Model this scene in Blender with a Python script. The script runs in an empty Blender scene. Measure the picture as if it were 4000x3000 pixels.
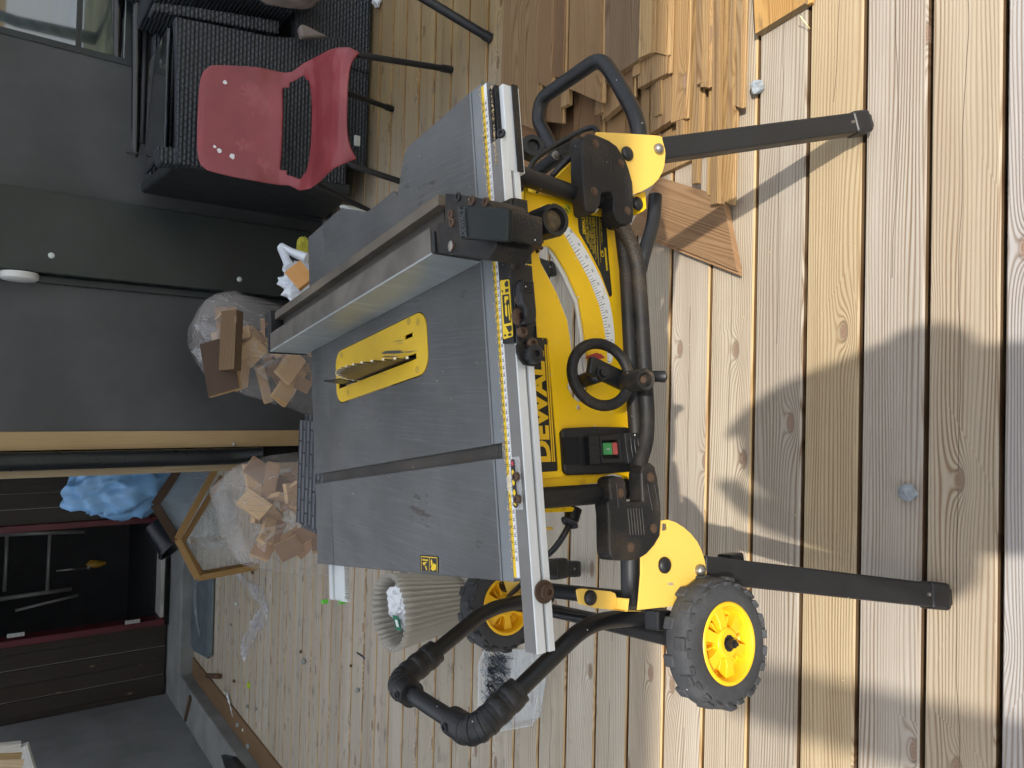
import bpy, bmesh, math, random
from mathutils import Vector, Matrix, noise
random.seed(7)
V = Vector
sc = bpy.context.scene
# ---------------------------------------------------------------- camera
F_PX, HCAM = 2873.0, 1.45
def _axes():
    a = V((-2025, 1500, F_PX)); b = V((-2142, -1500, F_PX))
    n = a.cross(b).normalized()
    if n.x > 0: n = -n
    v = a + (a-b)*((137500-1500)/3000.0)
    ex = v - n*v.dot(n); ex.normalize()
    ey = n.cross(ex)
    if ey.z < 0: ey = -ey
    return ex, ey, n
EX, EY, EZ = _axes()            # world axes written in (image right, image up, forward)
CAM = V((0, 0, HCAM))
cd = bpy.data.cameras.new('camera'); cam = bpy.data.objects.new('camera', cd)
sc.collection.objects.link(cam); sc.camera = cam
R = Matrix(((EX[0], EX[1], -EX[2]), (EY[0], EY[1], -EY[2]), (EZ[0], EZ[1], -EZ[2])))
cam.matrix_world = Matrix.Translation(CAM) @ R.to_4x4()
cd.sensor_width = 36; cd.lens = F_PX/4000*36; cd.clip_start = .05; cd.clip_end = 400
# ---------------------------------------------------------------- light
SUN = V((.09, -.81, 1)).normalized()
w = bpy.data.worlds.new('World'); sc.world = w; w.use_nodes = True
nt = w.node_tree; bg = nt.nodes['Background']
sky = nt.nodes.new('ShaderNodeTexSky'); sky.sky_type = 'NISHITA'; sky.sun_disc = False
sky.sun_elevation = math.asin(SUN.z); sky.sun_rotation = math.atan2(SUN.x, SUN.y)
sky.air_density = 1.2; sky.dust_density = 2.5; sky.ozone_density = .8
nt.links.new(sky.outputs[0], bg.inputs[0]); bg.inputs[1].default_value = .15
sl = bpy.data.lights.new('sun', 'SUN'); sl.energy = 3.0; sl.angle = math.radians(.9); sl.color = (1, .95, .87)
so = bpy.data.objects.new('sun', sl); sc.collection.objects.link(so)
so.rotation_euler = SUN.to_track_quat('Z', 'Y').to_euler()
sc.view_settings.view_transform = 'Standard'; sc.view_settings.look = 'None'
sc.view_settings.exposure = .68; sc.view_settings.gamma = 1
# ---------------------------------------------------------------- measuring helpers
def ray(X, Y):
    d = V((X-2000, 1500-Y, F_PX)); return V((d.dot(EX), d.dot(EY), d.dot(EZ)))
def PZ(X, Y, z=0): d = ray(X, Y); return CAM + d*((z-HCAM)/d.z)
def PY(X, Y, y): d = ray(X, Y); return CAM + d*(y/d.y)
A9 = math.radians(9); SO = V((-.24, .795, 0))
SS = V((math.cos(A9), math.sin(A9), 0)); ST = V((-math.sin(A9), math.cos(A9), 0))
def L(p): q = p-SO; return V((q.dot(SS), q.dot(ST), q.z))
def PT(X, Y, t):
    d = ray(X, Y); k = (t-(CAM-SO).dot(ST))/d.dot(ST); return L(CAM+d*k)
def LZ(X, Y, z): return L(PZ(X, Y, z))
def PS(X, Y, s):
    d = ray(X, Y); k = (s-(CAM-SO).dot(SS))/d.dot(SS); return L(CAM+d*k)
MS = Matrix.Translation(SO) @ Matrix.Rotation(A9, 4, 'Z')     # saw frame: s right, t away, z up
# ---------------------------------------------------------------- object helpers
COL = sc.collection
WP = {}
def tag(o, label=None, cat=None, group=None, kind=None):
    if label: o['label'] = label
    if cat: o['category'] = cat
    if group: o['group'] = group
    if kind: o['kind'] = kind
    return o
def thing(name, loc, label, cat, group=None):
    o = bpy.data.objects.new(name, None); COL.objects.link(o); o.location = loc; o.empty_display_size = .05
    WP[o] = V(loc); return tag(o, label, cat, group)
def obj(name, bm, m, parent=None, M=None, smooth=None, bev=0, seg=2, label=None):
    if M is not None: bm.transform(M)
    bmesh.ops.recalc_face_normals(bm, faces=bm.faces[:])
    cs = [v.co for v in bm.verts]
    lo = V([min(c[i] for c in cs) for i in range(3)]); hi = V([max(c[i] for c in cs) for i in range(3)])
    org = V(((lo.x+hi.x)/2, (lo.y+hi.y)/2, lo.z))
    bm.transform(Matrix.Translation(-org))
    me = bpy.data.meshes.new(name); bm.to_mesh(me); bm.free()
    for mm in (m if isinstance(m, (list, tuple)) else [m]): me.materials.append(mm)
    o = bpy.data.objects.new(name, me); COL.objects.link(o)
    if parent is not None: o.parent = parent; o.location = org - WP[parent]
    else: o.location = org
    WP[o] = org
    if smooth is not None:
        me.shade_smooth(); me.set_sharp_from_angle(angle=math.radians(smooth))
    if bev:
        b = o.modifiers.new('bevel', 'BEVEL'); b.width = bev; b.segments = seg; b.limit_method = 'ANGLE'; b.angle_limit = math.radians(40)
        b.harden_normals = False
    if label: o['label'] = label
    return o
def copy_tree(o, parent=None, **kw):
    c = o.copy(); COL.objects.link(c); c.parent = parent
    for ch in list(o.children): copy_tree(ch, c)
    return c
def nb(): return bmesh.new()
def box(bm, lo, hi, mi=0):
    lo, hi = V(lo), V(hi)
    vs = [bm.verts.new((x, y, z)) for x in (lo.x, hi.x) for y in (lo.y, hi.y) for z in (lo.z, hi.z)]
    fs = []
    for f in ((0,1,3,2), (4,6,7,5), (0,4,5,1), (2,3,7,6), (0,2,6,4), (1,5,7,3)):
        fc = bm.faces.new([vs[i] for i in f]); fc.material_index = mi; fs.append(fc)
    return vs
def obox(bm, c, ax, ay, az, sx, sy, sz, mi=0):
    c = V(c); ax = V(ax).normalized(); ay = V(ay).normalized(); az = V(az).normalized()
    vs = [bm.verts.new(c+ax*(i*sx/2)+ay*(j*sy/2)+az*(k*sz/2)) for i in (-1,1) for j in (-1,1) for k in (-1,1)]
    for f in ((0,1,3,2), (4,6,7,5), (0,4,5,1), (2,3,7,6), (0,2,6,4), (1,5,7,3)):
        fc = bm.faces.new([vs[i] for i in f]); fc.material_index = mi
    return vs
def beam(bm, a, b, wu, wv, up=(0,0,1), mi=0):
    a, b = V(a), V(b); d = (b-a); u = d.cross(V(up)).normalized(); v = u.cross(d).normalized()
    return obox(bm, (a+b)/2, d, u, v, d.length, wu, wv, mi)
def prism(bm, loops, off, mi=0):
    """loops of 3d points (first outer, others holes), pushed by off"""
    off = V(off); ed = []; rings = []
    for lp in loops:
        vs = [bm.verts.new(p) for p in lp]; rings.append(vs)
        ed += [bm.edges.new((vs[i], vs[(i+1) % len(vs)])) for i in range(len(vs))]
    if len(loops) == 1:
        fs = [bm.faces.new(rings[0])]
    else:
        r = bmesh.ops.triangle_fill(bm, edges=ed, use_beauty=True)
        fs = [g for g in r['geom'] if isinstance(g, bmesh.types.BMFace)]
    mp = {}
    for vs in rings:
        for v in vs: mp[v] = bm.verts.new(v.co+off)
    for f in fs:
        f.material_index = mi
        g = bm.faces.new([mp[v] for v in reversed(f.verts)]); g.material_index = mi
    for vs in rings:
        for i in range(len(vs)):
            a, b = vs[i], vs[(i+1) % len(vs)]
            g = bm.faces.new((a, b, mp[b], mp[a])); g.material_index = mi
def fillet(pts, r, n=6):
    out = [V(pts[0])]
    for i in range(1, len(pts)-1):
        p, a, b = V(pts[i]), V(pts[i-1]), V(pts[i+1])
        rr = min(r, (a-p).length*.48, (b-p).length*.48)
        q0 = p+(a-p).normalized()*rr; q1 = p+(b-p).normalized()*rr
        for k in range(n+1):
            t = k/n; out.append(q0*(1-t)**2 + p*2*t*(1-t) + q1*t*t)
    out.append(V(pts[-1])); return out
def tube(bm, pts, r, n=14, bend=0, closed=False, mi=0, cap=True):
    pts = [V(p) for p in pts]
    if bend: pts = fillet(pts, bend)
    N = len(pts); rad = r if isinstance(r, (list, tuple)) else [r]*N
    T = []
    for i in range(N):
        if closed: t = pts[(i+1) % N]-pts[i-1]
        else: t = pts[min(i+1, N-1)]-pts[max(i-1, 0)]
        T.append(t.normalized())
    u = T[0].orthogonal().normalized(); rings = []
    for i in range(N):
        u = (u - T[i]*u.dot(T[i])).normalized(); v = T[i].cross(u)
        rings.append([bm.verts.new(pts[i]+(u*math.cos(2*math.pi*k/n)+v*math.sin(2*math.pi*k/n))*rad[i]) for k in range(n)])
    m = N if closed else N-1
    for i in range(m):
        A, B = rings[i], rings[(i+1) % N]
        sh = 0
        if closed and i == N-1:
            sh = min(range(n), key=lambda s: (A[0].co-B[s].co).length)
        for k in range(n):
            f = bm.faces.new((A[k], A[(k+1) % n], B[(k+1+sh) % n], B[(k+sh) % n])); f.material_index = mi; f.smooth = True
    if not closed and cap:
        for rg in (rings[0], rings[-1]):
            f = bm.faces.new(rg); f.material_index = mi
def lathe(bm, prof, c, ax, n=32, mi=0, capends=True, a0=0):
    """prof: list of (dist along ax, radius)"""
    c = V(c); ax = V(ax).normalized(); u = ax.orthogonal().normalized(); v = ax.cross(u); rings = []
    for d, r in prof:
        rings.append([bm.verts.new(c+ax*d+(u*math.cos(a0+2*math.pi*k/n)+v*math.sin(a0+2*math.pi*k/n))*r) for k in range(n)])
    for i in range(len(rings)-1):
        for k in range(n):
            f = bm.faces.new((rings[i][k], rings[i][(k+1) % n], rings[i+1][(k+1) % n], rings[i+1][k])); f.material_index = mi
    if capends:
        for rg in (rings[0], rings[-1]):
            f = bm.faces.new(rg); f.material_index = mi
def text(bm, s, o, u, v, w=None, h=.01, dep=.0006, bold=0.0, mi=0, align='CENTER', shear=0):
    cu = bpy.data.curves.new('t', 'FONT'); cu.body = s; cu.size = 1; cu.extrude = 0; cu.offset = bold; cu.shear = shear; cu.resolution_u = 3
    to = bpy.data.objects.new('t', cu); COL.objects.link(to)
    dg = bpy.context.evaluated_depsgraph_get(); me = bpy.data.meshes.new_from_object(to.evaluated_get(dg))
    if len(me.vertices):
        xs = [q.co.x for q in me.vertices]; ys = [q.co.y for q in me.vertices]
        x0, x1, y0, y1 = min(xs), max(xs), min(ys), max(ys)
        sy = h/max(y1-y0, 1e-6); sx = (w/(x1-x0)) if w else sy
        if w is None and (y1-y0) < .3: sy = sx = h/.7
        u = V(u).normalized(); v = V(v).normalized(); nrm = u.cross(v)
        cx = (x0+x1)/2 if align == 'CENTER' else x0
        vs = [bm.verts.new(V(o)+u*((q.co.x-cx)*sx)+v*((q.co.y-(y0+y1)/2)*sy)+nrm*dep) for q in me.vertices]
        for p in me.polygons:
            try: f = bm.faces.new([vs[i] for i in p.vertices]); f.material_index = mi
            except ValueError: pass
    bpy.data.objects.remove(to); bpy.data.curves.remove(cu); bpy.data.meshes.remove(me)
# ---------------------------------------------------------------- materials
def mk(name):
    m = bpy.data.materials.new(name); m.use_nodes = True
    t = m.node_tree; b = t.nodes['Principled BSDF']; return m, t, b
class G:
    """tiny node-graph helper"""
    def __init__(s, t): s.t = t
    def n(s, kind, ins=None, **kw):
        x = s.t.nodes.new('ShaderNode'+kind)
        for k, v in kw.items(): setattr(x, k, v)
        for k, v in (ins or {}).items():
            if isinstance(v, bpy.types.NodeSocket): s.t.links.new(v, x.inputs[k])
            else: x.inputs[k].default_value = v
        return x
    def m(s, op, a, b=0.0, c=None, clamp=False):
        ins = {0: a, 1: b}
        if c is not None: ins[2] = c
        return s.n('Math', ins, operation=op, use_clamp=clamp).outputs[0]
    def ramp(s, f, stops):
        r = s.n('ValToRGB', {0: f}); e = r.color_ramp.elements
        while len(e) < len(stops): e.new(.5)
        for i, (p, c) in enumerate(stops):
            e[i].position = p; e[i].color = (c, c, c, 1) if not isinstance(c, tuple) else (*c[:3], 1)
        return r.outputs[0]
    def mix(s, f, a, b, bt='MIX'):
        x = s.n('Mix', data_type='RGBA', blend_type=bt)
        for k, v in ((0, f), (6, a), (7, b)):
            if isinstance(v, bpy.types.NodeSocket): s.t.links.new(v, x.inputs[k])
            else: x.inputs[k].default_value = (*v, 1) if isinstance(v, tuple) and len(v) == 3 else v
        return x.outputs[2]
    def noise(s, vec, sc, det=4, rough=.55, out=0, dist=0):
        return s.n('TexNoise', {'Vector': vec, 'Scale': sc, 'Detail': det, 'Roughness': rough, 'Distortion': dist}).outputs[out]
def mat(name, col, rough=.5, metal=0, var=.12, vs=6, dust=0, dustcol=(.30, .20, .10), ds=130, specks=0, bump=0, bs=200, scratch=0, spec=.5, coat=0, wear=None):
    m, t, b = mk(name); g = G(t)
    co = g.n('TexCoord').outputs['Object']
    c = g.mix(g.ramp(g.noise(co, vs), [(.35, 0), (.68, 1)]), tuple(x*(1-var) for x in col), tuple(min(1, x*(1+var)) for x in col))
    r = g.m('ADD', g.m('MULTIPLY', g.noise(co, vs*3), .25), rough-.12)
    if wear:      # worn patches of a second colour
        wc, amt, wsx = wear
        mp = g.n('Mapping', {'Vector': co, 'Scale': wsx}).outputs[0]
        wn = g.m('MULTIPLY', g.noise(mp, 18, 6, .7), g.ramp(g.noise(co, 7, 2), [(.3, .6), (.7, 1.25)]))
        c = g.mix(g.ramp(wn, [(amt, 0), (amt+.06, 1)]), c, wc)
    if scratch:
        mp = g.n('Mapping', {'Vector': co, 'Rotation': (0, 0, .15), 'Scale': (190, 5, 5)}).outputs[0]
        mp2 = g.n('Mapping', {'Vector': co, 'Rotation': (0, 0, .9), 'Scale': (120, 8, 6)}).outputs[0]
        s1 = g.ramp(g.noise(mp, 1.6, 3, .6), [(.5, 0), (.8, 1)]); s2 = g.ramp(g.noise(mp2, 2, 2, .6), [(.66, 0), (.75, 1)])
        c = g.mix(g.m('MULTIPLY', g.m('ADD', s1, g.m('MULTIPLY', s2, .5)), scratch, clamp=True), c, tuple(min(1, x*2.6+.05) for x in col))
    if dust:
        big = g.ramp(g.noise(co, 9, 3, .6), [(.40, 0), (.70, 1)])
        fine = g.noise(co, ds*6, 3, .7)
        haze_ = g.m('MULTIPLY', g.ramp(g.noise(co, 16, 5, .65), [(.46, 0), (.74, 1)]), .09*dust)
        k = g.ramp(g.m('ADD', g.m('MULTIPLY', big, .16*dust), fine), [(.62, 0), (.78, 1)])
        k = g.m('ADD', g.m('MULTIPLY', k, min(.5, .22+dust*.2)), haze_, clamp=True)
        c = g.mix(k, c, dustcol); r = g.m('ADD', r, g.m('MULTIPLY', k, .4), clamp=True)
    if specks:
        vo = g.n('TexVoronoi', {'Vector': co, 'Scale': 95.0}).outputs
        k = g.m('MULTIPLY', g.m('LESS_THAN', vo['Distance'], .15*specks+.05), g.m('GREATER_THAN', g.n('SeparateColor', {0: vo['Color']}).outputs[0], 1-.13*specks))
        c = g.mix(k, c, (.72, .72, .66))
    t.links.new(c, b.inputs['Base Color']); t.links.new(r, b.inputs['Roughness'])
    b.inputs['Metallic'].default_value = metal; b.inputs['Specular IOR Level'].default_value = spec; b.inputs['Coat Weight'].default_value = coat
    if bump:
        bn = g.n('Bump', {'Height': g.noise(co, bs, 3, .6), 'Strength': bump, 'Distance': .002}); t.links.new(bn.outputs[0], b.inputs['Normal'])
    return m
def wood(name, rings=150.0, amp=5.0, dark=.55, line=3, knots=1.0, weather=0, rough=.75, bump=.35, stain=0, crack=0):
    """long grain along u, colour of each board from its 'tint' attribute"""
    m, t, b = mk(name); g = G(t)
    uv = g.n('UVMap').outputs[0]; sp = g.n('SeparateXYZ', {0: uv}).outputs; u, v = sp[0], sp[1]
    at = g.n('Attribute', attribute_name='tint'); tc = at.outputs['Color']; rn = at.outputs['Alpha']
    def comb(a, bb, c): return g.n('CombineXYZ', {0: a, 1: bb, 2: c}).outputs[0]
    z = g.m('MULTIPLY', rn, 37.0)
    n1 = g.noise(comb(g.m('MULTIPLY', u, .8), g.m('MULTIPLY', v, 9.0), z), 1.0, 2, .45)
    vo = g.n('TexVoronoi', {'Vector': comb(g.m('ADD', g.m('MULTIPLY', u, 3.4), g.m('MULTIPLY', z, 3.0)), g.m('ADD', g.m('MULTIPLY', v, 8.5), .5), 0.0), 'Scale': 1.0, 'Randomness': 1.0}, voronoi_dimensions='2D')
    d = vo.outputs['Distance']; cell = g.n('SeparateColor', {0: vo.outputs['Color']}).outputs[0]
    on = g.m('GREATER_THAN', cell, 1-.36*knots)
    near = g.m('MULTIPLY', g.m('POWER', 2.718, g.m('MULTIPLY', d, -9.0)), on)
    ph = g.m('ADD', g.m('MULTIPLY', v, rings), g.m('MULTIPLY', n1, amp*4.0))
    ph = g.m('ADD', ph, g.m('MULTIPLY', near, 7.0))
    s = g.m('POWER', g.m('MULTIPLY_ADD', g.m('SINE', g.m('MULTIPLY', ph, 6.2832)), .5, .5), float(line))
    ff = g.noise(comb(g.m('MULTIPLY', u, 14.0), g.m('MULTIPLY', v, 700.0), z), 1.0, 3, .6)
    lo = g.noise(comb(g.m('MULTIPLY', u, 1.6), g.m('MULTIPLY', v, 5.0), g.m('ADD', z, 5.0)), 1.0, 3, .6)
    fade = g.ramp(g.noise(comb(g.m('MULTIPLY', u, .9), g.m('MULTIPLY', v, 22.0), z), 1.0, 2), [(.3, .25), (.65, 1.0)])
    sd = g.m('MULTIPLY', s, fade)
    c = g.mix(g.m('MULTIPLY', sd, dark), tc, g.mix(1.0, tc, (.42, .30, .20), 'MULTIPLY'))
    c = g.mix(g.ramp(lo, [(.25, .55), (.65, 0)]), c, g.mix(1.0, tc, (.62, .56, .52), 'MULTIPLY'))
    c = g.mix(g.m('MULTIPLY', g.m('SUBTRACT', ff, .35, clamp=True), .9), c, g.mix(1.0, tc, (.66, .6, .56), 'MULTIPLY'))
    if stain:
        blot = g.ramp(g.noise(comb(g.m('MULTIPLY', u, 7.0), g.m('MULTIPLY', v, 20.0), z), 1.0, 5, .7), [(.56, 0), (.72, stain)])
        c = g.mix(blot, c, (.16, .10, .055))
    if crack:
        cr = g.noise(comb(g.m('MULTIPLY', u, 1.3), 0.0, g.m('ADD', z, 9.0)), 1.0, 3, .6)
        dv = g.m('ABSOLUTE', g.m('SUBTRACT', v, g.m('MULTIPLY', g.m('SUBTRACT', cr, .5), .06)))
        ck = g.m('MULTIPLY', g.m('LESS_THAN', dv, .0007), g.m('MULTIPLY', g.m('GREATER_THAN', g.noise(comb(g.m('MULTIPLY', u, .8), 3.0, z), 1.0, 1), .52), .85))
        c = g.mix(ck, c, (.07, .05, .035))
    km = g.m('MULTIPLY', g.ramp(d, [(.050, 1), (.072, 0)]), on)
    kr = g.m('MULTIPLY', g.ramp(d, [(.054, 0), (.068, 1), (.092, 0)]), on)
    kt = g.m('MULTIPLY_ADD', g.m('SINE', g.m('MULTIPLY', d, 420.0)), .12, .5)
    c = g.mix(g.m('MULTIPLY', km, .85), c, g.mix(kt, (.12, .075, .05), (.34, .22, .15)))
    c = g.mix(g.m('MULTIPLY', kr, .65), c, (.12, .08, .055))
    if weather:
        ps = g.n('SeparateXYZ', {0: g.n('NewGeometry').outputs['Position']}).outputs
        wx = g.n('MapRange', {0: g.m('ADD', ps[0], g.m('MULTIPLY', lo, .5)), 1: .75, 2: 1.6}).outputs[0]
        wy = g.n('MapRange', {0: ps[1], 1: 1.2, 2: 1.8}).outputs[0]
        c = g.mix(g.m('MULTIPLY', wx, wy), c, g.mix(1.0, c, (.62, .50, .31), 'MULTIPLY'))
        sp2 = g.ramp(g.noise(g.n('Mapping', {'Vector': g.n('NewGeometry').outputs['Position'], 'Scale': (.55, 1.3, 1)}).outputs[0], 17, 4, .65), [(.57, 0), (.69, .6)])
        fy = g.n('MapRange', {0: ps[1], 1: 1.4, 2: 2.2}).outputs[0]
        c = g.mix(g.m('MULTIPLY', sp2, fy), c, (.13, .115, .10))
    t.links.new(c, b.inputs['Base Color']); b.inputs['Roughness'].default_value = rough; b.inputs['Specular IOR Level'].default_value = .25
    h = g.m('SUBTRACT', g.m('MULTIPLY', ff, .3), g.m('ADD', sd, km))
    bn = g.n('Bump', {'Height': h, 'Strength': bump, 'Distance': .0015}); t.links.new(bn.outputs[0], b.inputs['Normal'])
    return m
def weave(name, col, hi, su=34.0, sv=60.0):
    m, t, b = mk(name); g = G(t)
    co = g.n('UVMap').outputs[0]
    br = g.n('TexBrick', {'Vector': co, 'Color1': (1, 1, 1, 1), 'Color2': (.75, .75, .75, 1), 'Mortar': (0, 0, 0, 1), 'Scale': 1.0, 'Mortar Size': .0035, 'Mortar Smooth': .6, 'Brick Width': 1/su, 'Row Height': 1/sv}, offset=.5)
    sp = g.n('SeparateXYZ', {0: co}).outputs
    wv = g.m('ABSOLUTE', g.m('SINE', g.m('MULTIPLY', sp[1], sv*math.pi)))
    f = g.n('SeparateColor', {0: br.outputs[0]}).outputs[0]
    h = g.m('MULTIPLY', f, wv)
    c = g.mix(g.ramp(h, [(.3, 0), (.95, 1)]), col, hi)
    c = g.mix(g.ramp(g.noise(co, 5, 3), [(.4, 0), (.8, .4)]), c, tuple(x*.55 for x in hi))
    t.links.new(c, b.inputs['Base Color']); b.inputs['Roughness'].default_value = .48
    bn = g.n('Bump', {'Height': h, 'Strength': .9, 'Distance': .006}); t.links.new(bn.outputs[0], b.inputs['Normal'])
    return m
def film(name, col=(.85, .87, .9), alpha=.35, rough=.18, sc=14.0, bump=.8):
    m, t, b = mk(name); g = G(t)
    co = g.n('TexCoord').outputs['Object']
    n1 = g.noise(co, sc, 4, .6, dist=1.5); rid = g.m('ABSOLUTE', g.m('SUBTRACT', n1, .5))
    k = g.ramp(rid, [(0, 1), (.018, 0)])
    a = g.m('ADD', alpha, g.m('ADD', g.m('MULTIPLY', k, .22), g.m('MULTIPLY', g.ramp(g.noise(co, sc*.4, 3), [(.45, 0), (.7, .35)]), 1.0)), clamp=True)
    b.inputs['Base Color'].default_value = (*col, 1); b.inputs['Roughness'].default_value = rough
    t.links.new(a, b.inputs['Alpha'])
    bn = g.n('Bump', {'Height': g.m('SUBTRACT', g.m('MULTIPLY', k, .6), n1), 'Strength': bump, 'Distance': .03}); t.links.new(bn.outputs[0], b.inputs['Normal'])
    return m
def paint(name, col, rough=.5, metal=0, em=0):
    m, t, b = mk(name); b.inputs['Base Color'].default_value = (*col, 1); b.inputs['Roughness'].default_value = rough; b.inputs['Metallic'].default_value = metal
    return m
YEL = (.97, .585, .004)
yellow = mat('yellow_paint', YEL, .42, var=.05, dust=.28, dustcol=(.66, .42, .16), specks=.7, wear=((.72, .42, .02), .63, (1, 1, 1)))
yellow_clean = mat('pale_yellow_paint', (.80, .52, .10), .38, var=.05, dust=.1)
yel_plastic = mat('yellow_rim_plastic', (.88, .50, .012), .4, var=.05, bump=.1)
ink_yellow = paint('yellow_print', (.82, .56, .01), .5)
black = mat('black_powder_coat', (.008, .009, .011), .42, var=.3, dust=.10, specks=.35, bump=.12, bs=500)
black_dusty = mat('black_plastic_dusty', (.009, .010, .0115), .55, var=.3, dust=.95, spec=.35, specks=.35, bump=.2, bs=300)
black_gloss = mat('black_glossy_cover', (.006, .010, .010), .42, var=.3, dust=.05, specks=.5, spec=.3)
blackp = mat('black_plastic', (.009, .010, .012), .45, var=.3, dust=.3, specks=.4, bump=.15, bs=300)
rubber = mat('tyre_rubber', (.035, .037, .041), .72, var=.35, dust=1.1, dustcol=(.17, .165, .155), specks=.4, bump=.6, bs=120)
ink = paint('black_print', (.008, .008, .008), .5)
white_ink = paint('white_print', (.75, .75, .75), .5)
alu = mat('aluminium_brushed', (.74, .77, .78), .38, metal=.22, var=.06, specks=.3)
alu_dull = mat('aluminium_dull', (.30, .29, .28), .5, metal=.4, var=.15, dust=.35)
steel = mat('steel_bolt', (.35, .33, .3), .35, metal=.9, var=.2)
rusty = mat('rusty_screw', (.12, .075, .05), .6, metal=.5, var=.4)
table_m = mat('cast_table_grey', (.098, .101, .101), .42, metal=.4, var=.22, vs=5, dust=.8, dustcol=(.13, .095, .055), ds=90, scratch=.17, wear=((.06, .054, .048), .685, (3.0, .8, 1)))
table_lip = mat('table_lip_grey', (.20, .215, .225), .38, metal=.4, var=.1, specks=.3)
throat_m = mat('throat_plate_yellow', (.62, .40, .01), .45, var=.1, wear=((.05, .055, .055), .64, (6.0, .16, 1)))
blade_m = mat('saw_blade', (.15, .115, .08), .35, metal=.7, var=.4)
tooth_m = paint('carbide_tooth', (.6, .55, .42), .3, .7)
dark_m = paint('cavity_shade', (.004, .004, .004), .9)  # near-black colour standing in for shade in gaps and hollows
deck_m = wood('deck_wood', 150, 3.0, .98, 2, 1.05, weather=1, bump=.5, crack=1)
plank_m = wood('thermo_plank_wood', 110, 6.5, .95, 2, .7, rough=.6, bump=.3, stain=.85)
pine_m = wood('pine_wood', 120, 3.5, .45, 3, .6, rough=.7, bump=.2)
# ---------------------------------------------------------------- board mesh with uv + tint
def layers(bm):
    uv = bm.loops.layers.uv.get('UVMap') or bm.loops.layers.uv.new('UVMap')
    tl = bm.loops.layers.float_color.get('tint') or bm.loops.layers.float_color.new('tint')
    return uv, tl
def board(bm, top, thick, tint, side=None, mi=0):
    """top: 4 points (start-left, end-left, end-right, start-right) of the upper face; u runs start->end"""
    uv, tl = layers(bm); T = [V(p) for p in top]; up = (T[1]-T[0]).cross(T[3]-T[0]).normalized()
    if up.z < 0 and abs(up.z) > .1: up = -up
    ax = (T[1]-T[0]).normalized(); ay = up.cross(ax).normalized(); B = [p-up*thick for p in T]
    tv = [bm.verts.new(p) for p in T]; bv = [bm.verts.new(p) for p in B]
    fs = [bm.faces.new(tv), bm.faces.new(bv[::-1])]
    for i in range(4): fs.append(bm.faces.new((tv[i], tv[(i+1) % 4], bv[(i+1) % 4], bv[i])))
    c = sum(T, V())/4; ou = random.random()*50; r = random.random()
    for k, f in enumerate(fs):
        f.material_index = mi
        for l in f.loops:
            p = l.vert.co-c; l[uv].uv = (p.dot(ax)+ou, p.dot(ay)+(p.dot(up) if k >= 2 else 0)+(ou if mi else 0)*0)
            tt = tint if (k == 0 or side is None) else side
            l[tl] = (*tt, r)
    return fs
def tb(bm, a, b, wd, th, tint, up=(0, 0, 1), side=None):
    """wooden stick from a to b, width wd (across), thickness th"""
    a, b = V(a), V(b); d = (b-a).normalized(); y = V(up).cross(d).normalized(); u = d.cross(y).normalized()
    h = y*wd/2; o = u*th/2
    board(bm, (a-h+o, b-h+o, b+h+o, a+h+o), th, tint, side)
def wuv(bm, ax, ay):
    uv, tl = layers(bm)
    for f in bm.faces:
        for l in f.loops:
            l[uv].uv = (l.vert.co.dot(V(ax)), l.vert.co.dot(V(ay)))
def boxuv(bm):
    uv, tl = layers(bm); bm.normal_update()
    for f in bm.faces:
        n = f.normal; a = max(range(3), key=lambda i: abs(n[i]))
        for l in f.loops:
            p = l.vert.co
            l[uv].uv = (p.y, p.z) if a == 0 else ((p.x, p.z) if a == 1 else (p.x, p.y))
# ================================================================= SETTING
bm = nb(); box(bm, (-120, -200, -.75), (120, 60, -.7))
grass_m = mat('lawn', (.10, .12, .06), .9, var=.5, vs=.8)
tag(obj('ground', bm, grass_m), kind='structure')
P0, PW = .5391, .12776
tn = {-1: (.47, .445, .435), 0: (.50, .42, .32), 1: (.46, .41, .355), 2: (.53, .42, .27), 3: (.46, .41, .345), 4: (.48, .415, .33), 5: (.45, .395, .33), 6: (.47, .41, .33)}
bm = nb(); layers(bm)
n = -26
while P0+n*PW < 6.2:
    y0, y1 = P0+n*PW, P0+(n+1)*PW
    x1 = 4.6; x0 = -2.24
    if y0 > 3.7: x1 = -.30
    gp = .0048 if n < 3 else .0040
    random.seed(900+n)
    k = random.random()
    q_ = random.random(); t = tn.get(n, (.50+.06*k, .455+.055*k+.008*q_, .375+.06*k+.02*q_) if n > 6 else (.44+.05*k, .39+.05*k, .32+.05*k))
    kd = (.90 if n < 4 else 1.06); t = (t[0]*.965*kd, t[1]*.975*kd, t[2]*.945*kd); sd = (.20, .12, .05)
    e = .0030
    A, B = y0+gp, min(y1, 6.24)-gp
    board(bm, ((x0, A+e, 0), (x1, A+e, 0), (x1, B-e, 0), (x0, B-e, 0)), .028, t, t)
    uv, tl = layers(bm)
    for (ya, yb) in ((A, A+e), (B, B-e)):       # eased edges, their lit look put into a brighter tint
        vs = [bm.verts.new(p) for p in ((x0, ya, -.0042), (x1, ya, -.0042), (x1, yb, 0), (x0, yb, 0))]
        f = bm.faces.new(vs)
        w2 = [bm.verts.new(p) for p in ((x0, ya, -.028), (x1, ya, -.028), (x1, ya, -.0042), (x0, ya, -.0042))]
        f2 = bm.faces.new(w2)
        for ff in (f, f2):
            for l in ff.loops:
                l[uv].uv = (l.vert.co.x+n, l.vert.co.y*.6+.3); l[tl] = (*((tuple(x*1.12 for x in t) if n < 4 else (.60, .43, .22)) if ff is f else ((.16, .10, .05) if n < 4 else sd)), k)
    n += 1
tag(obj('deck', bm, deck_m), kind='structure')
bm = nb(); box(bm, (-3, -3, -.12), (4.6, 6.2, -.1)); tag(obj('deck_gap_shade', bm, dark_m), kind='structure')  # black sheet painting the shade seen through the board gaps
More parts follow.
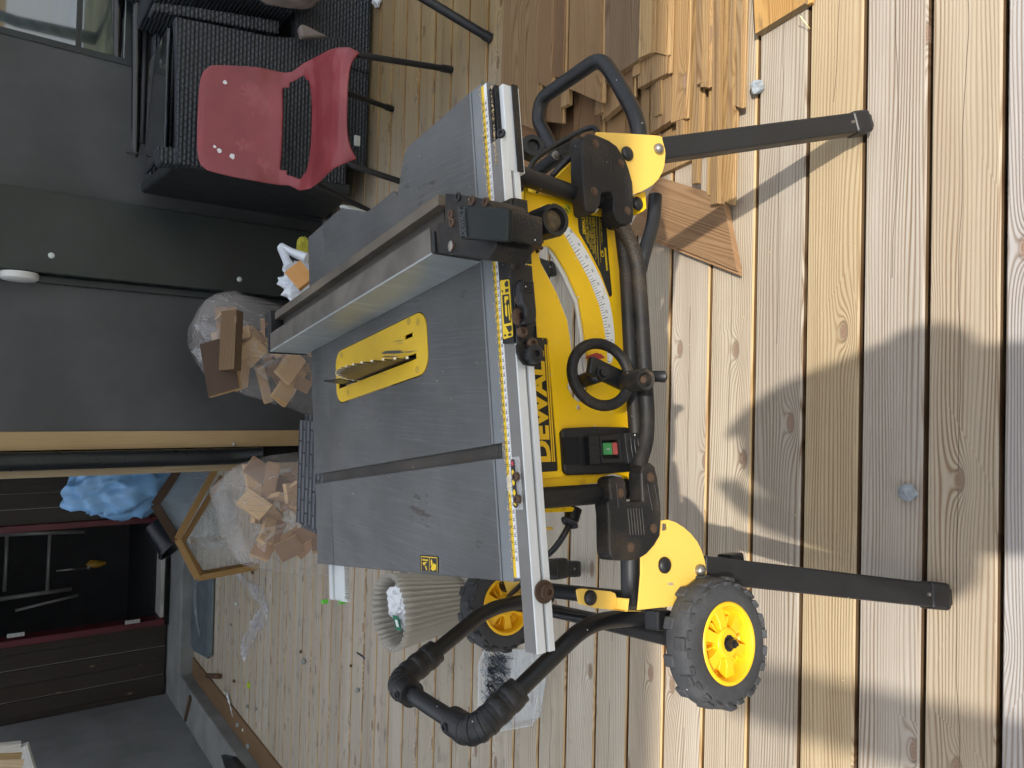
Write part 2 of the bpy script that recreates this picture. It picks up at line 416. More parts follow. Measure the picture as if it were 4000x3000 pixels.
wat = mat('reflected_blue_water', (.10, .24, .42), .18, var=.2, vs=.3)
bm = nb(); box(bm, (-80, -190, -.699), (80, -17, -.69)); tag(obj('added_water', bm, wat), kind='structure')  # unseen water, added so the window reflects blue
# house walls
wall_dark = mat('dark_grey_wall', (.052, .054, .057), .50, var=.32, vs=2.2, dust=.25, dustcol=(.10, .10, .10), bump=.15, bs=25)
wall_dark2 = mat('dark_glossy_panel', (.014, .020, .020), .35, var=.3, vs=3, bump=.15, bs=40)
metal_trim = mat('dark_metal_trim', (.03, .036, .04), .35, metal=.3, var=.2)
YW = 3.76
def px(X, Y, y=YW): return PY(X, Y, y).x
xa = PY(500, 1684, YW).x; xb = PY(500, 1110, YW).x; xc = PY(500, 814, YW).x; xd = PY(200, 180, YW).x
hw = thing('house_wall', (.6, YW, 0), 'dark grey house wall of flat panels behind the bags and the table saw', 'wall')
bm = nb(); box(bm, (xa, YW, 0), (xb, YW+.1, 2.6)); obj('matt_panel', bm, wall_dark, hw)
bm = nb(); box(bm, (xb, YW-.10, 0), (xc, YW+.1, 2.6)); obj('glossy_panel', bm, wall_dark2, hw, bev=.004)
bm = nb(); box(bm, (xc, YW+.002, 0), (xd, YW+.1, 2.6)); obj('matt_panel', bm, wall_dark, hw)
bm = nb(); box(bm, (xb-.035, YW-.03, 0), (xb-.002, YW+.05, 2.6)); obj('trim', bm, metal_trim, hw, bev=.004)
bm = nb(); box(bm, (xd, YW+.002, 0), (4.6, YW+.1, .93)); obj('lower_panel', bm, wall_dark, hw)
zg = PY(310, 100, YW).z
glass_m, t_, b_ = mk('window_glass'); b_.inputs['Base Color'].default_value = (.006, .009, .014, 1); b_.inputs['Roughness'].default_value = .03; b_.inputs['Specular IOR Level'].default_value = 1.0
b_.inputs['Coat Weight'].default_value = 1; b_.inputs['Coat IOR'].default_value = 2.2; b_.inputs['Coat Roughness'].default_value = .02
win = thing('window', (2.5, YW, .93), 'large dark window pane reflecting trees, right of the dark grey wall', 'window')
bm = nb(); box(bm, (xd+.03, YW+.02, zg+.01), (4.55, YW+.04, 2.55)); obj('pane', bm, glass_m, win)
bm = nb(); box(bm, (xd+.03, YW+.015, .96), (4.55, YW+.035, zg-.012)); obj('pane', bm, glass_m, win)
bm = nb(); box(bm, (xd, YW-.004, .93), (4.6, YW+.05, .957)); box(bm, (xd, YW-.004, .957), (xd+.028, YW+.05, 2.6)); box(bm, (xd+.028, YW-.004, zg-.011), (4.6, YW+.05, zg+.009)); obj('frame', bm, metal_trim, win)
for X, Y in ((201, 998), (935, 1091)):
    p = PY(X, Y, YW-.1); bm = nb(); lathe(bm, [(0, .011), (.002, .0125), (.005, .009), (.006, .004)], (p.x, p.y, p.z), (0, -1, 0), 18)
    obj('screw_cap', bm, paint('screw_grey', (.5, .55, .52), .4), hw)
p = PY(75, 1070, YW-.05)
bm = nb(); lathe(bm, [(0, .068), (.008, .072), (.026, .070), (.034, .058), (.036, .02)], (xb-.004, YW-.058, p.z), (-1, 0, 0), 40)
tag(obj('wall_lamp', bm, mat('opal_lamp_plastic', (.62, .62, .60), .45, var=.05), smooth=40), 'flat round white fitting mounted high on the glossy black wall panel', 'wall lamp')
# corner: pale timber board, black downpipe, second board
def vx(Y, y=YW): return PY(500, Y, y).x
bm = nb(); layers(bm)
x0, x1 = vx(1752), vx(1684)
board(bm, ((x0, YW-.012, 2.6), (x0, YW-.012, 0), (x1, YW-.012, 0), (x1, YW-.012, 2.6)), .03, (.46, .33, .17))
tag(obj('corner_board', bm, pine_m), 'pale bare timber board on the house corner, right of the black downpipe', 'trim board', 'timber boards either side of the black downpipe')
bm = nb(); layers(bm)
x0b, x1b = vx(1852), vx(1826)
board(bm, ((x0b, YW-.01, 2.6), (x0b, YW-.01, 0), (x1b, YW-.01, 0), (x1b, YW-.01, 2.6)), .03, (.40, .32, .20))
tag(obj('corner_board', bm, pine_m), 'narrow greyish timber board left of the black downpipe, beside the blue bag', 'trim board', 'timber boards either side of the black downpipe')
bm = nb(); xm = (x1b+x0)/2; r_ = (x0-x1b)/2*.92
tube(bm, [(xm, YW-.05, 2.6), (xm, YW-.05, .42), (xm+.005, YW-.09, .30)], r_, 20, bend=.05)
dp = tag(obj('downpipe', bm, mat('black_pipe_metal', (.014, .017, .02), .3, metal=.3, var=.3), smooth=60), 'black round downpipe between two pale timber boards on the house corner', 'downpipe')
p = PY(912, 1735, YW-.04)
bm = nb(); lathe(bm, [(0, .006), (.01, .006), (.011, .010), (.018, .010), (.02, .004)], p, (0, -1, 0), 12); obj('bolt', bm, steel, dp)
bm = nb(); box(bm, (x1b-.001, YW+.03, 0), (xa, YW+.1, 2.6)); obj('corner_core', bm, dark_m, hw)
bm = nb(); box(bm, (x1b+.0, YW+.1, 0), (x1b+.05, 6.7, 2.6)); obj('side_wall', bm, wall_dark, hw)
# recess: plinth, clad back wall with doorway, side wall
YB = 6.68
conc = mat('concrete', (.24, .245, .24), .85, var=.22, vs=3, dust=.35, dustcol=(.14, .10, .06), bump=.35, bs=40)
bm = nb(); box(bm, (-2.9, 6.25, -.1), (.2, YB+.2, .10)); tag(obj('concrete_plinth', bm, conc, bev=.01), 'grey concrete plinth under the brown clad back wall', 'plinth')
bm = nb(); box(bm, (-2.9, -.5, -.1), (-2.245, 6.249, .095)); tag(obj('concrete_plinth', bm, conc, bev=.012), 'long grey concrete ledge along the left side wall', 'plinth')
bm = nb(); layers(bm); board(bm, ((-2.243, -.5, .012), (-2.243, 6.2, .012), (-2.10, 6.2, .012), (-2.10, -.5, .012)), .012, (.22, .14, .075))
tag(obj('edge_board', bm, pine_m), 'brown dirty edge board between the deck planks and the concrete ledge', 'board')
clad_m = wood('dark_stained_cladding', 60, 4, .4, 2, .3, rough=.6, bump=.35)
cw = thing('back_wall', (-1.4, YB, .1), 'dark brown vertical board cladding around the open doorway', 'wall')
dxR = PY(300, 2062, YB).x; dxL = PY(300, 2462, YB).x
xl, xr = -2.72, -.30
def clad(xs, xe, z0, z1):
    bm = nb(); layers(bm); x = xs; k = 0
    while x < xe-.02:
        x2 = min(x+.118, xe); random.seed(int(x*1000)+5)
        c = random.uniform(.8, 1.2); zz = YB + (.012 if k % 2 else 0)
        board(bm, ((x+.003, zz, z1), (x+.003, zz, z0), (x2-.003, zz, z0), (x2-.003, zz, z1)), .02, (.048*c, .040*c, .034*c))
        x += .118; k += 1
    box(bm, (xs, YB+.03, z0), (xe, YB+.06, z1))
    return bm
obj('cladding', clad(xl, dxL-.05, .12, 2.6), clad_m, cw); obj('cladding', clad(dxR+.05, xr, .12, 2.6), clad_m, cw)
bm = nb(); box(bm, (dxL-.05, YB+.0, 2.15), (dxR+.05, YB+.06, 2.6)); obj('cladding', bm, clad_m, cw)
red_m = mat('dark_red_frame_paint', (.095, .012, .02), .45, var=.2)
df = thing('doorway', (-1.5, YB, .12), 'open doorway with dark red frame and white sill in the brown wall', 'doorway')
bm = nb(); box(bm, (dxL-.05, YB-.03, .14), (dxL, YB+.12, 2.15)); obj('frame', bm, red_m, df, bev=.004)
bm = nb(); box(bm, (dxR, YB-.02, .14), (dxR+.05, YB+.12, 2.15)); obj('frame', bm, red_m, df, bev=.004)
bm = nb(); box(bm, (dxL, YB+.02, .112), (dxR, YB+.22, .165)); obj('sill', bm, mat('worn_white_sill', (.42, .41, .38), .6, var=.2, dust=.3), df, bev=.004)
bm = nb(); box(bm, (dxL-.05, YB-.025, .105), (dxR+.05, YB+.018, .138)); obj('threshold', bm, clad_m, df)
plate_m = paint('hinge_zinc', (.45, .46, .45), .4, .3)
for X, Y in ((518, 2430), (62, 2482)):
    p = PY(X, Y, YB-.035); hb = nb(); box(hb, (p.x-.012, YB-.038, p.z-.055), (p.x+.018, YB-.0305, p.z+.055))
    ho = obj('hinge', hb, plate_m, df, bev=.002)
    for dz in (-.035, 0, .035):
        hb = nb(); lathe(hb, [(0, .005), (.002, .004)], (p.x+.003, YB-.038, p.z+dz), (0, -1, 0), 8); obj('screw', hb, steel, ho)
# room behind the doorway
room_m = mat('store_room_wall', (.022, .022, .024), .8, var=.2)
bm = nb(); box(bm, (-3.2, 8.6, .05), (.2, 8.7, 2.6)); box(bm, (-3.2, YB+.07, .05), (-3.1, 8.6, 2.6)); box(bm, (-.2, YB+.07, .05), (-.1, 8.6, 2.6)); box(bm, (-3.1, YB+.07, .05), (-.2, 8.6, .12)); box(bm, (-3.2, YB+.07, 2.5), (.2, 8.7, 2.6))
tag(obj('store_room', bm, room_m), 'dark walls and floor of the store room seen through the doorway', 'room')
grey_side = mat('grey_rendered_wall', (.22, .225, .23), .7, var=.22, vs=2.2, bump=.15, bs=30)
bm = nb(); box(bm, (-2.95, -.5, .097), (-2.52, 6.66, 2.6)); tag(obj('side_wall', bm, grey_side), 'grey rendered side wall standing on the left concrete ledge', 'wall')
p = PZ(355, 2932, 1.0)
# unseen terrace roof, made translucent to brighten the shade below, and its post
roof_m = mat('roof_boards', (.20, .16, .12), .8, var=.2)
opal, t_, b_ = mk('fill_light_roof_sheet'); tr_n = t_.nodes.new('ShaderNodeBsdfTranslucent'); tr_n.inputs[0].default_value = (.86, .88, .90, 1); mx = t_.nodes.new('ShaderNodeMixShader'); mx.inputs[0].default_value = .78
t_.links.new(b_.outputs[0], mx.inputs[1]); t_.links.new(tr_n.outputs[0], mx.inputs[2]); t_.links.new(mx.outputs[0], t_.nodes['Material Output'].inputs[0]); b_.inputs['Base Color'].default_value = (.6, .63, .65, 1)
bm = nb(); box(bm, (-3.0, -.766, 2.6), (5.0, 8.8, 2.612))
tag(obj('terrace_roof', bm, opal), 'unseen flat roof over the terrace, its sheet made translucent to brighten the shade', 'roof')
bm = nb(); box(bm, (-.46, -1.36, -.1), (-.33, -1.23, 2.9))
tag(obj('roof_post', bm, roof_m, bev=.006), 'square timber post standing outside behind the camera', 'post')
# trees behind the camera, seen only in the window
bark = mat('birch_bark', (.55, .54, .50), .8, var=.3, vs=3)
leafm, t_, b_ = mk('birch_leaves'); b_.inputs['Base Color'].default_value = (.14, .24, .035, 1); b_.inputs['Roughness'].default_value = .6
for i, (tx, ty, hh) in enumerate(((2.0, -13, 9), (5.5, -11, 8), (9, -14, 10), (12.5, -12, 8.5), (-3.5, -15, 9))):
    tr = thing('birch_tree', (tx, ty, -.7), ['slim birch tree in the garden, reflected left of the window', 'short birch tree in the garden behind the camera', 'tallest birch tree in the garden behind the camera', 'birch tree at the right of the garden row', 'birch tree alone at the left of the garden'][i], 'tree', 'birch trees in the garden behind the camera')
    bm = nb(); random.seed(50+i)
    pts = [(tx+random.uniform(-.1, .1)*k, ty, -.7+hh*k/6) for k in range(7)]
    tube(bm, pts, [.16*(1-k/7.5) for k in range(7)], 9)
    for k in range(9):
        z = -.7+hh*(.35+.06*k); a = random.uniform(0, 6.28)
        tube(bm, [(tx, ty, z), (tx+math.cos(a)*1.0, ty+math.sin(a)*1.0, z+.6), (tx+math.cos(a)*1.7, ty+math.sin(a)*1.7, z+.9)], [.05, .03, .01], 6)
    obj('trunk', bm, bark, tr)
    bm = nb()
    for k in range(1700):
        while True:
            q = V((random.uniform(-1, 1), random.uniform(-1, 1), random.uniform(-1, 1)))
            if q.length < 1 and noise.noise(q*2.3+V((i*5, 0, 0))) > -.12: break
        c = V((tx+q.x*2.1, ty+q.y*2.1, -.7+hh*.66+q.z*hh*.36)); a = V((random.uniform(-1, 1), random.uniform(-1, 1), random.uniform(-1, 1))).normalized()
        b = a.orthogonal().normalized(); s = random.uniform(.08, .17)
        bm.faces.new([bm.verts.new(c+a*s), bm.verts.new(c+b*s*.6), bm.verts.new(c-a*s), bm.verts.new(c-b*s*.6)])
    obj('crown', bm, leafm, tr)
# the photographer, whose shadow falls on the deck
def person():
    bm = nb(); J = {}
    pts = dict(pelvis=(.05, -.50, .96, .135, .105), waist=(.05, -.50, 1.10, .14, .105), chest=(.05, -.49, 1.30, .165, .12), neck0=(.05, -.48, 1.47, .10, .085), neck=(.055, -.46, 1.54, .062, .062), head=(.06, -.43, 1.62, .085, .095), crown=(.06, -.42, 1.71, .07, .085),
        shR=(.20, -.46, 1.43, .070, .070), elR=(.215, -.30, 1.20, .052, .052), wrR=(.14, -.14, 1.38, .036, .03), haR=(.105, -.10, 1.42, .042, .03),
        shL=(-.14, -.46, 1.43, .070, .070), elL=(-.175, -.28, 1.22, .052, .052), wrL=(-.13, -.16, 1.40, .036, .03), haL=(-.10, -.10, 1.45, .042, .03),
        hiR=(.15, -.50, .90, .095, .095), knR=(.17, -.49, .50, .062, .062), anR=(.18, -.52, .10, .042, .042), toR=(.20, -.38, .04, .04, .03),
        hiL=(-.05, -.50, .90, .095, .095), knL=(-.07, -.49, .50, .062, .062), anL=(-.08, -.52, .10, .042, .042), toL=(-.10, -.38, .04, .04, .03))
    for k, sx in (('R', 1), ('L', -1)):
        h = pts['ha'+k]
        for i in range(4):
            pts[f'f{i}a{k}'] = (h[0]-sx*.03, h[1]+.02, h[2]+.045-.022*i, .009, .009)
            pts[f'f{i}b{k}'] = (h[0]-sx*.055, h[1]+.035, h[2]+.045-.022*i, .008, .008)
        pts['tha'+k] = (h[0]-sx*.01, h[1]-.02, h[2]+.03, .011, .011); pts['thb'+k] = (h[0]-sx*.045, h[1]-.01, h[2]+.035, .009, .009)
    for k, p in pts.items(): J[k] = bm.verts.new(p[:3])
    ed = ['pelvis waist', 'waist chest', 'chest neck0', 'neck0 neck', 'neck head', 'head crown']
    for k in 'RL':
        ed += [f'chest sh{k}', f'sh{k} el{k}', f'el{k} wr{k}', f'wr{k} ha{k}', f'pelvis hi{k}', f'hi{k} kn{k}', f'kn{k} an{k}', f'an{k} to{k}']
        ed += [f'ha{k} f{i}a{k}' for i in range(4)]+[f'f{i}a{k} f{i}b{k}' for i in range(4)]+[f'ha{k} tha{k}', f'tha{k} thb{k}']
    for e in ed:
        a, b = e.split(); bm.edges.new((J[a], J[b]))
    bm.verts.index_update(); order = list(pts.values())
    me = bpy.data.meshes.new('person'); bm.to_mesh(me); bm.free()
    o = bpy.data.objects.new('person', me); COL.objects.link(o); me.materials.append(mat('skin', (.45, .27, .19), .5, var=.05)); WP[o] = V((0, 0, 0))
    sk = o.modifiers.new('skin', 'SKIN'); sk.use_smooth_shade = True
    if not me.skin_vertices: me.skin_vertices.new()
    for i, p in enumerate(order): me.skin_vertices[0].data[i].radius = (p[3], p[4])
    me.skin_vertices[0].data[0].use_root = True
    o.modifiers.new('sub', 'SUBSURF').render_levels = 2
    return tag(o, 'person in a dark shirt and jeans standing behind the camera, both hands raised', 'person')
pe = person()
bm = nb(); lathe(bm, [(-.02, .11), (.0, .175), (.15, .17), (.30, .185), (.40, .19), (.50, .12), (.53, .09)], (.05, -.50, .95), (0, 0, 1), 24)
for v in bm.verts: v.co.y = -.5+(v.co.y+.5)*.72
for sx, x0_, x1_ in ((1, .20, .21), (-1, -.14, -.17)): tube(bm, [(x0_-.06*sx, -.48, 1.42), (x0_+.02*sx, -.47, 1.40), (x1_, -.33, 1.25)], [.07, .075, .062], 14)
obj('shirt', bm, mat('dark_shirt', (.03, .035, .05), .8), pe, smooth=50)
bm = nb()
for x in (.15, -.05):
    sg = 1 if x > 0 else -1
    tube(bm, [(x-.02*sg, -.50, 1.0), (x, -.50, .88), (x+.02*sg, -.49, .5), (x+.03*sg, -.52, .12)], [.10, .112, .08, .07], 16)
obj('trousers', bm, mat('jeans', (.05, .07, .12), .8), pe, smooth=50)
bm = nb(); bmesh.ops.create_icosphere(bm, subdivisions=3, radius=.1, matrix=Matrix.Translation((.06, -.445, 1.685)) @ Matrix.Diagonal((1.35, 1.4, 1.1, 1)))
hb_ = nb(); bmesh.ops.create_icosphere(hb_, subdivisions=3, radius=1, matrix=Matrix.Translation((.05, -.44, 1.54)) @ Matrix.Diagonal((.17, .12, .17, 1))); obj('shadow_filler', hb_, mat('dark_shadow_filler', (.03, .035, .05), .8), pe, smooth=60)  # ellipsoid added behind the neck to close a bright hole in the cast shadow
obj('hair', bm, mat('brown_hair', (.06, .04, .025), .8), pe, smooth=60)
# ================================================================= ROLLING STAND (saw frame coordinates)
st = thing('rolling_stand', MS @ V((.34, .2, 0)), 'black tubular rolling stand with yellow plates and wheels, carrying the table saw', 'saw stand')
def so_(name, bm, m, parent=None, **k): return obj(name, bm, m, parent or st, M=MS, **k)
tsm = 50
# frame tubes
bm = nb(); tube(bm, [PT(2430, 880, -.02), PT(2490, 1010, -.02), PT(2506, 1250, -.02), PT(2517, 1450, -.02), PT(2527, 1620, -.02), PT(2524, 1720, -.02), PT(2490, 1830, -.02)], .0125, 16, bend=.03)
so_('front_tube', bm, black_dusty, smooth=tsm)
bm = nb(); tube(bm, [PT(2462, 2150, .0), PT(2462, 2345, .01), V((-.083, .12, .52)), V((-.080, .60, .52))], .0145, 16, bend=.05)
tube(bm, [PT(2260, 575, .0), V((.775, .20, .525)), V((.768, .60, .50))], .0145, 16, bend=.03)
tube(bm, [(-.08, .60, .52), (.768, .60, .50)], .014, 14)
tube(bm, [PT(2560, 765, .05), PT(2553, 860, .05), PT(2538, 920, .05), PT(2512, 1000, .05), PT(2496, 1080, .06), PT(2440, 1180, .10)], .0125, 14, bend=.03)
so_('side_tube', bm, black, smooth=tsm)
bm = nb(); p = PT(2100, 800, .2)
lathe(bm, [(0, .009), (.003, .009), (.003, .006), (.008, .005)], LZ(2172, 608, .545), (0, -1, .35), 14); so_('bolt', bm, steel)
# right loop
bm = nb(); q = lambda X, Y, z=.5: LZ(X, Y, z)
tube(bm, [q(2505, 580), q(2487, 455), q(2400, 300), q(2345, 225), q(2115, 385), q(2100, 470), q(2195, 650)], .0148, 18, bend=.045)
so_('carry_loop', bm, black, smooth=tsm)
# left handle
bm = nb(); N1 = [PT(2590, 2405, .1), PT(2300, 2428, .105), LZ(1878, 2838, .85)]; F1 = [V((-.10, .40, .49)), PT(1908, 2376, .39), LZ(1580, 2640, .85)]
nc = LZ(1850, 2868, .855); fc = LZ(1548, 2672, .855)
hp = [N1[0], N1[1], nc, fc, F1[1], F1[0]]
tube(bm, hp, .0138, 16, bend=.045); hand = so_('handle', bm, black, smooth=tsm)
def grip(c, a, b):
    g = nb(); c, a, b = V(c), V(a), V(b); da = (a-c).normalized(); db = (b-c).normalized()
    pts = fillet([c+da*.092, c, c+db*.058], .04, 10)
    tube(g, pts, .0215, 18)
    N = len(pts)
    for i in range(1, N-1, 3):      # raised ribs of the rubber grip
        t = (pts[min(i+1, N-1)]-pts[i-1]).normalized(); tube(g, [pts[i]-t*.0052, pts[i]-t*.0042, pts[i]+t*.0042, pts[i]+t*.0052], [.0213, .0226, .0226, .0213], 18)
    for d in (.05, .075): tube(g, [c+da*(d-.009), c+da*(d-.006), c+da*(d+.006), c+da*(d+.009)], [.0213, .0228, .0228, .0213], 18)
    for d in (.085, .03):
        lathe(g, [(0, .006), (.0238, .0065), (.0238, .0046), (.019, .004)], c+da*d, (0, 0, 1), 10)
    lathe(g, [(0, .006), (.0238, .0065), (.0238, .0046), (.019, .004)], c+db*.045, (0, 0, 1), 10)
    return so_('grip', g, blackp, smooth=40)
grip(nc, N1[1], fc); grip(fc, F1[1], nc)
# axle and struts
bm = nb(); wf = PT(2843, 2512, -.066); wr = LZ(1978, 2366, wf.z); tube(bm, [wf+V((0, .03, 0)), wr], .008, 10)
tube(bm, [PT(2620, 2490, .02), PT(2163, 2386, .5)], .0145, 14); so_('axle', bm, black, smooth=tsm)
bm = nb(); beam(bm, PT(2570, 2380, .01), PT(2570, 2460, .01), .03, .03); so_('end_block', bm, black, bev=.003)
# plates
def plate(pts, t, th=.003, holes=()):
    g = nb(); prism(g, [[PT(x, y, t) for x, y in pts]]+[[PT(x, y, t) for x, y in h] for h in holes], (0, th, 0)); return g
def rnd(c, rx, ry, n=14): return [(c[0]+rx*math.cos(2*math.pi*i/n), c[1]+ry*math.sin(2*math.pi*i/n)) for i in range(n)]
lp = [(2420, 2060), (2585, 2033), (2609, 2030), (2640, 2040), (2672, 2060), (2700, 2085), (2725, 2117), (2742, 2152), (2754, 2190), (2760, 2229), (2762, 2262), (2700, 2320), (2627, 2368), (2492, 2383), (2497, 2338), (2505, 2241), (2505, 2150), (2420, 2120)]
pl = so_('bracket_plate', plate(lp, -.022, holes=[[(2588, 2044), (2606, 2046), (2608, 2062), (2602, 2072), (2586, 2073)], rnd((2623, 2281), 14, 5)]), yellow_clean, bev=.0006)
bm = nb(); prism(bm, [[PT(x, y, .0) for x, y in ((2253, 2307), (2262, 2358), (2330, 2376), (2405, 2384), (2411, 2340), (2404, 2318), (2386, 2310), (2275, 2299), (2258, 2301))]], (0, .003, 0)); so_('bracket_flange', bm, yellow_clean, bev=.0006)
bm = nb(); prism(bm, [[PT(2405, 2384, .0), PT(2411, 2335, .0), PT(2411, 2335, .0)+V((0, -.022, 0)), PT(2405, 2384, 0)+V((0, -.022, 0))]], (0, 0, -.003)); obox(bm, (PT(2405, 2384, -.01)+PT(2485, 2384, -.01))/2, PT(2485, 2384, -.01)-PT(2405, 2384, -.01), (0, 1, 0), (0, 0, 1), .035, .026, .003); so_('bracket_lip', bm, yellow_clean)
rp = [(2300, 600), (2331, 515), (2450, 521), (2568, 529), (2590, 536), (2596, 560), (2600, 600), (2596, 645), (2588, 672), (2573, 699), (2553, 720), (2530, 735), (2506, 748), (2482, 757), (2440, 765), (2340, 700)]
so_('bracket_plate', plate(rp, -.022), yellow_clean, bev=.0006)
bm = nb(); prism(bm, [[PT(x, y, .0) for x, y in ((2474, 764), (2521, 747), (2525, 814), (2508, 828), (2492, 800))]], (0, .02, 0)); so_('bracket_flange', bm, yellow, bev=.0006)
def bolt(X, Y, t, r, m, hgt=.006, name='bolt', par=None):
    g = nb(); p = PT(X, Y, t); lathe(g, [(-.002, r), (.001, r), (hgt*.6, r*.85), (hgt, r*.45)], p, (0, -1, 0), 16); return so_(name, g, m, par, smooth=60)
bolt(2597, 2208, -.024, .0125, blackp); bolt(2734, 2228, -.024, .0095, steel, .009); bolt(2307, 2335, -.002, .011, blackp); bolt(2762, 2230, .0, .008, steel)
bolt(2451, 600, -.024, .0125, blackp); bolt(2571, 582, -.024, .0095, steel, .009); bolt(2490, 795, .0, .012, blackp)
# legs
def leg(a, b, wd, th, up=(0, 1, 0), name='leg', cap=True):
    g = nb(); a, b = V(a), V(b); beam(g, a, b, wd, th, up); lo = so_(name, g, black, bev=.003)
    if cap:
        d = (b-a).normalized(); f = nb(); beam(f, b-d*.045, b-d*.002, wd+.006, th+.006, up); vs = beam(f, b-d*.004, b+d*.009, wd*.8, th*.85, up)
        so_('foot', f, blackp, lo, bev=.008, seg=3)
        s = nb(); u = d.cross(V(up)).normalized(); n_ = u.cross(d).normalized()
        if n_.y > 0: n_ = -n_
        lathe(s, [(0, .004), (.003, .003)], b-d*.052+n_*(th/2), n_, 8); so_('screw', s, steel, lo)
    return lo
leg(PT(2560, 592, -.005), LZ(3382, 480, .022), .040, .030)
leg(PT(2735, 2222, -.005), LZ(3688, 2331, .022), .042, .030)
leg((-.045, .60, .52), (-.117, .866, .02), .040, .030, (0, 1, .3)); leg((.72, .60, .50), (.79, .87, .02), .040, .030, (0, 1, .3))
bm = nb(); p = V((-.045, .60, .52))*.18+V((-.117, .866, .02))*.82; obox(bm, V((-.098, .79, .155)), (1, 0, 0), (0, 1, .2), (0, 0, 1), .055, .045, .05); so_('clamp', bm, blackp, bev=.008)
bm = nb(); a = PT(2745, 2195, .01); b = PT(2885, 2190, .01); beam(bm, a, b, .006, .02, (0, 1, 0)); obox(bm, PT(2855, 2180, .01), (1, 0, 0), (0, 1, 0), (0, 0, 1), .016, .03, .035); so_('release_catch', bm, blackp, bev=.003)
# wheels
def wheel(c):
    c = V(c); r, wdt = .120, .052
    g = nb(); prof = [(0, .068), (-.003, .075), (-.004, .095), (0, .106), (.006, .113), (.014, .1165), (wdt-.014, .1165), (wdt-.006, .113), (wdt, .106), (wdt+.003, .09), (wdt, .068)]
    lathe(g, prof, c, (0, 1, 0), 48, capends=False)
    for i in range(22):
        a = 2*math.pi*i/22; rad = V((math.cos(a), 0, math.sin(a))); tan = V((-math.sin(a), 0, math.cos(a)))
        off = .012 if i % 2 else wdt-.012
        obox(g, c+V((0, off, 0))+rad*.1150, tan, V((0, 1, 0)), rad, .0225, .022, .008)
        a2 = a+math.pi/22; rad = V((math.cos(a2), 0, math.sin(a2))); tan = V((-math.sin(a2), 0, math.cos(a2)))
        obox(g, c+V((0, .0045, 0))+rad*.1055, tan, V((0, 1, 0)), (rad*.8+V((0, -.6, 0))).normalized(), .018, .018, .0105)
    g.transform(Matrix.Translation(c) @ Matrix.Diagonal((.82, .85, .82, 1)) @ Matrix.Translation(-c)); w_ = so_('wheel', g, rubber, smooth=35, bev=.0025, seg=3)
    g = nb(); prof = [(-.004, .069), (-.0065, .067), (-.0065, .0625), (-.002, .060), (.020, .056), (.024, .050), (.024, .020), (.0, .019), (-.002, .016), (-.002, .004)]
    lathe(g, prof, c, (0, 1, 0), 48, capends=False)
    for i in range(6):
        a = 2*math.pi*i/6+.1; rad = V((math.cos(a), 0, math.sin(a))); tan = V((-math.sin(a), 0, math.cos(a)))
        prism(g, [[c+rad*.014+tan*.010+V((0, .001, 0)), c+rad*.036+tan*.0085+V((0, .003, 0)), c+rad*.058+tan*.0125+V((0, .0065, 0)), c+rad*.058-tan*.0125+V((0, .0065, 0)), c+rad*.036-tan*.0085+V((0, .003, 0)), c+rad*.014-tan*.010+V((0, .001, 0))]], (0, .020, 0))
        a3 = a+math.pi/6; rd3 = V((math.cos(a3), 0, math.sin(a3))); obox(g, c+rd3*.030+V((0, .016, 0)), rd3, (0, 1, 0), rd3.cross(V((0, 1, 0))), .03, .016, .003)
    lathe(g, [(.012, .027), (-.0005, .026), (-.003, .022), (-.003, .004)], c, (0, 1, 0), 30, capends=False)
    g.transform(Matrix.Translation(c) @ Matrix.Diagonal((.88, .85, .88, 1)) @ Matrix.Translation(-c)); so_('rim', g, yel_plastic, w_, smooth=30, bev=.001)
    g = nb(); lathe(g, [(.002, .0125), (-.003, .0125), (-.003, .0075), (-.013, .0065), (-.013, .003), (-.018, .003)], c, (0, 1, 0), 10)
    so_('axle_nut', g, blackp, w_); return w_
wf = PT(2843, 2512, -.066); wheel(wf); wheel(LZ(1978, 2366, wf.z))

# ================================================================= TABLE SAW
saw = thing('table_saw', MS @ V((.34, .3, .55)), 'yellow and black portable table saw with grey metal top, on the rolling stand', 'table saw')
def s_(name, bm, m, parent=None, **k): return obj(name, bm, m, parent or saw, M=MS, **k)
ZT = .885
def tp(X, Y, z=ZT): return LZ(X, Y, z)
# table top: two plates either side of the mitre slot
bl, fl = V((0, .648, ZT)), V((0, 0, ZT)); BRx, FRx = .690, .694
sl0, sl1 = .178, .198
sF, sB = LZ(1928, 1738, ZT).x, LZ(1280, 1826, ZT).x
sL0, sL1 = .172, .203
sc_ = LZ(1938, 1755, ZT).x
sa, sb = LZ(1939, 1790, ZT).x, LZ(1925, 1738, ZT).x
bm = nb()
prism(bm, [[V((0, 0, ZT)), V((sa, 0, ZT)), V((sa, .565, ZT)), V((0, .56, ZT))]], (0, 0, -.022))
tl_ = s_('table_top', bm, table_m, bev=.0015)
thr = [(1329, 1386), (1344, 1362), (1591, 1244), (1627, 1244), (1654, 1271), (1666, 1319), (1657, 1374), (1639, 1440), (1603, 1476), (1362, 1558), (1338, 1549), (1326, 1518), (1316, 1458)]
cx_ = (.309+.408)/2; cy_ = .34
def stadium(cx, cy, hx, hy, r, n=8, z=ZT):
    out = []
    for (sx, sy, a0) in ((1, 1, 0), (-1, 1, 90), (-1, -1, 180), (1, -1, 270)):
        for k in range(n+1):
            a = math.radians(a0+90*k/n); out.append(V((cx+sx*(hx-r)+r*math.cos(a), cy+sy*(hy-r)+r*math.sin(a), z)))
    return out
THX, THY = .0515, .182
hole = stadium(cx_, cy_, THX, THY, .030)
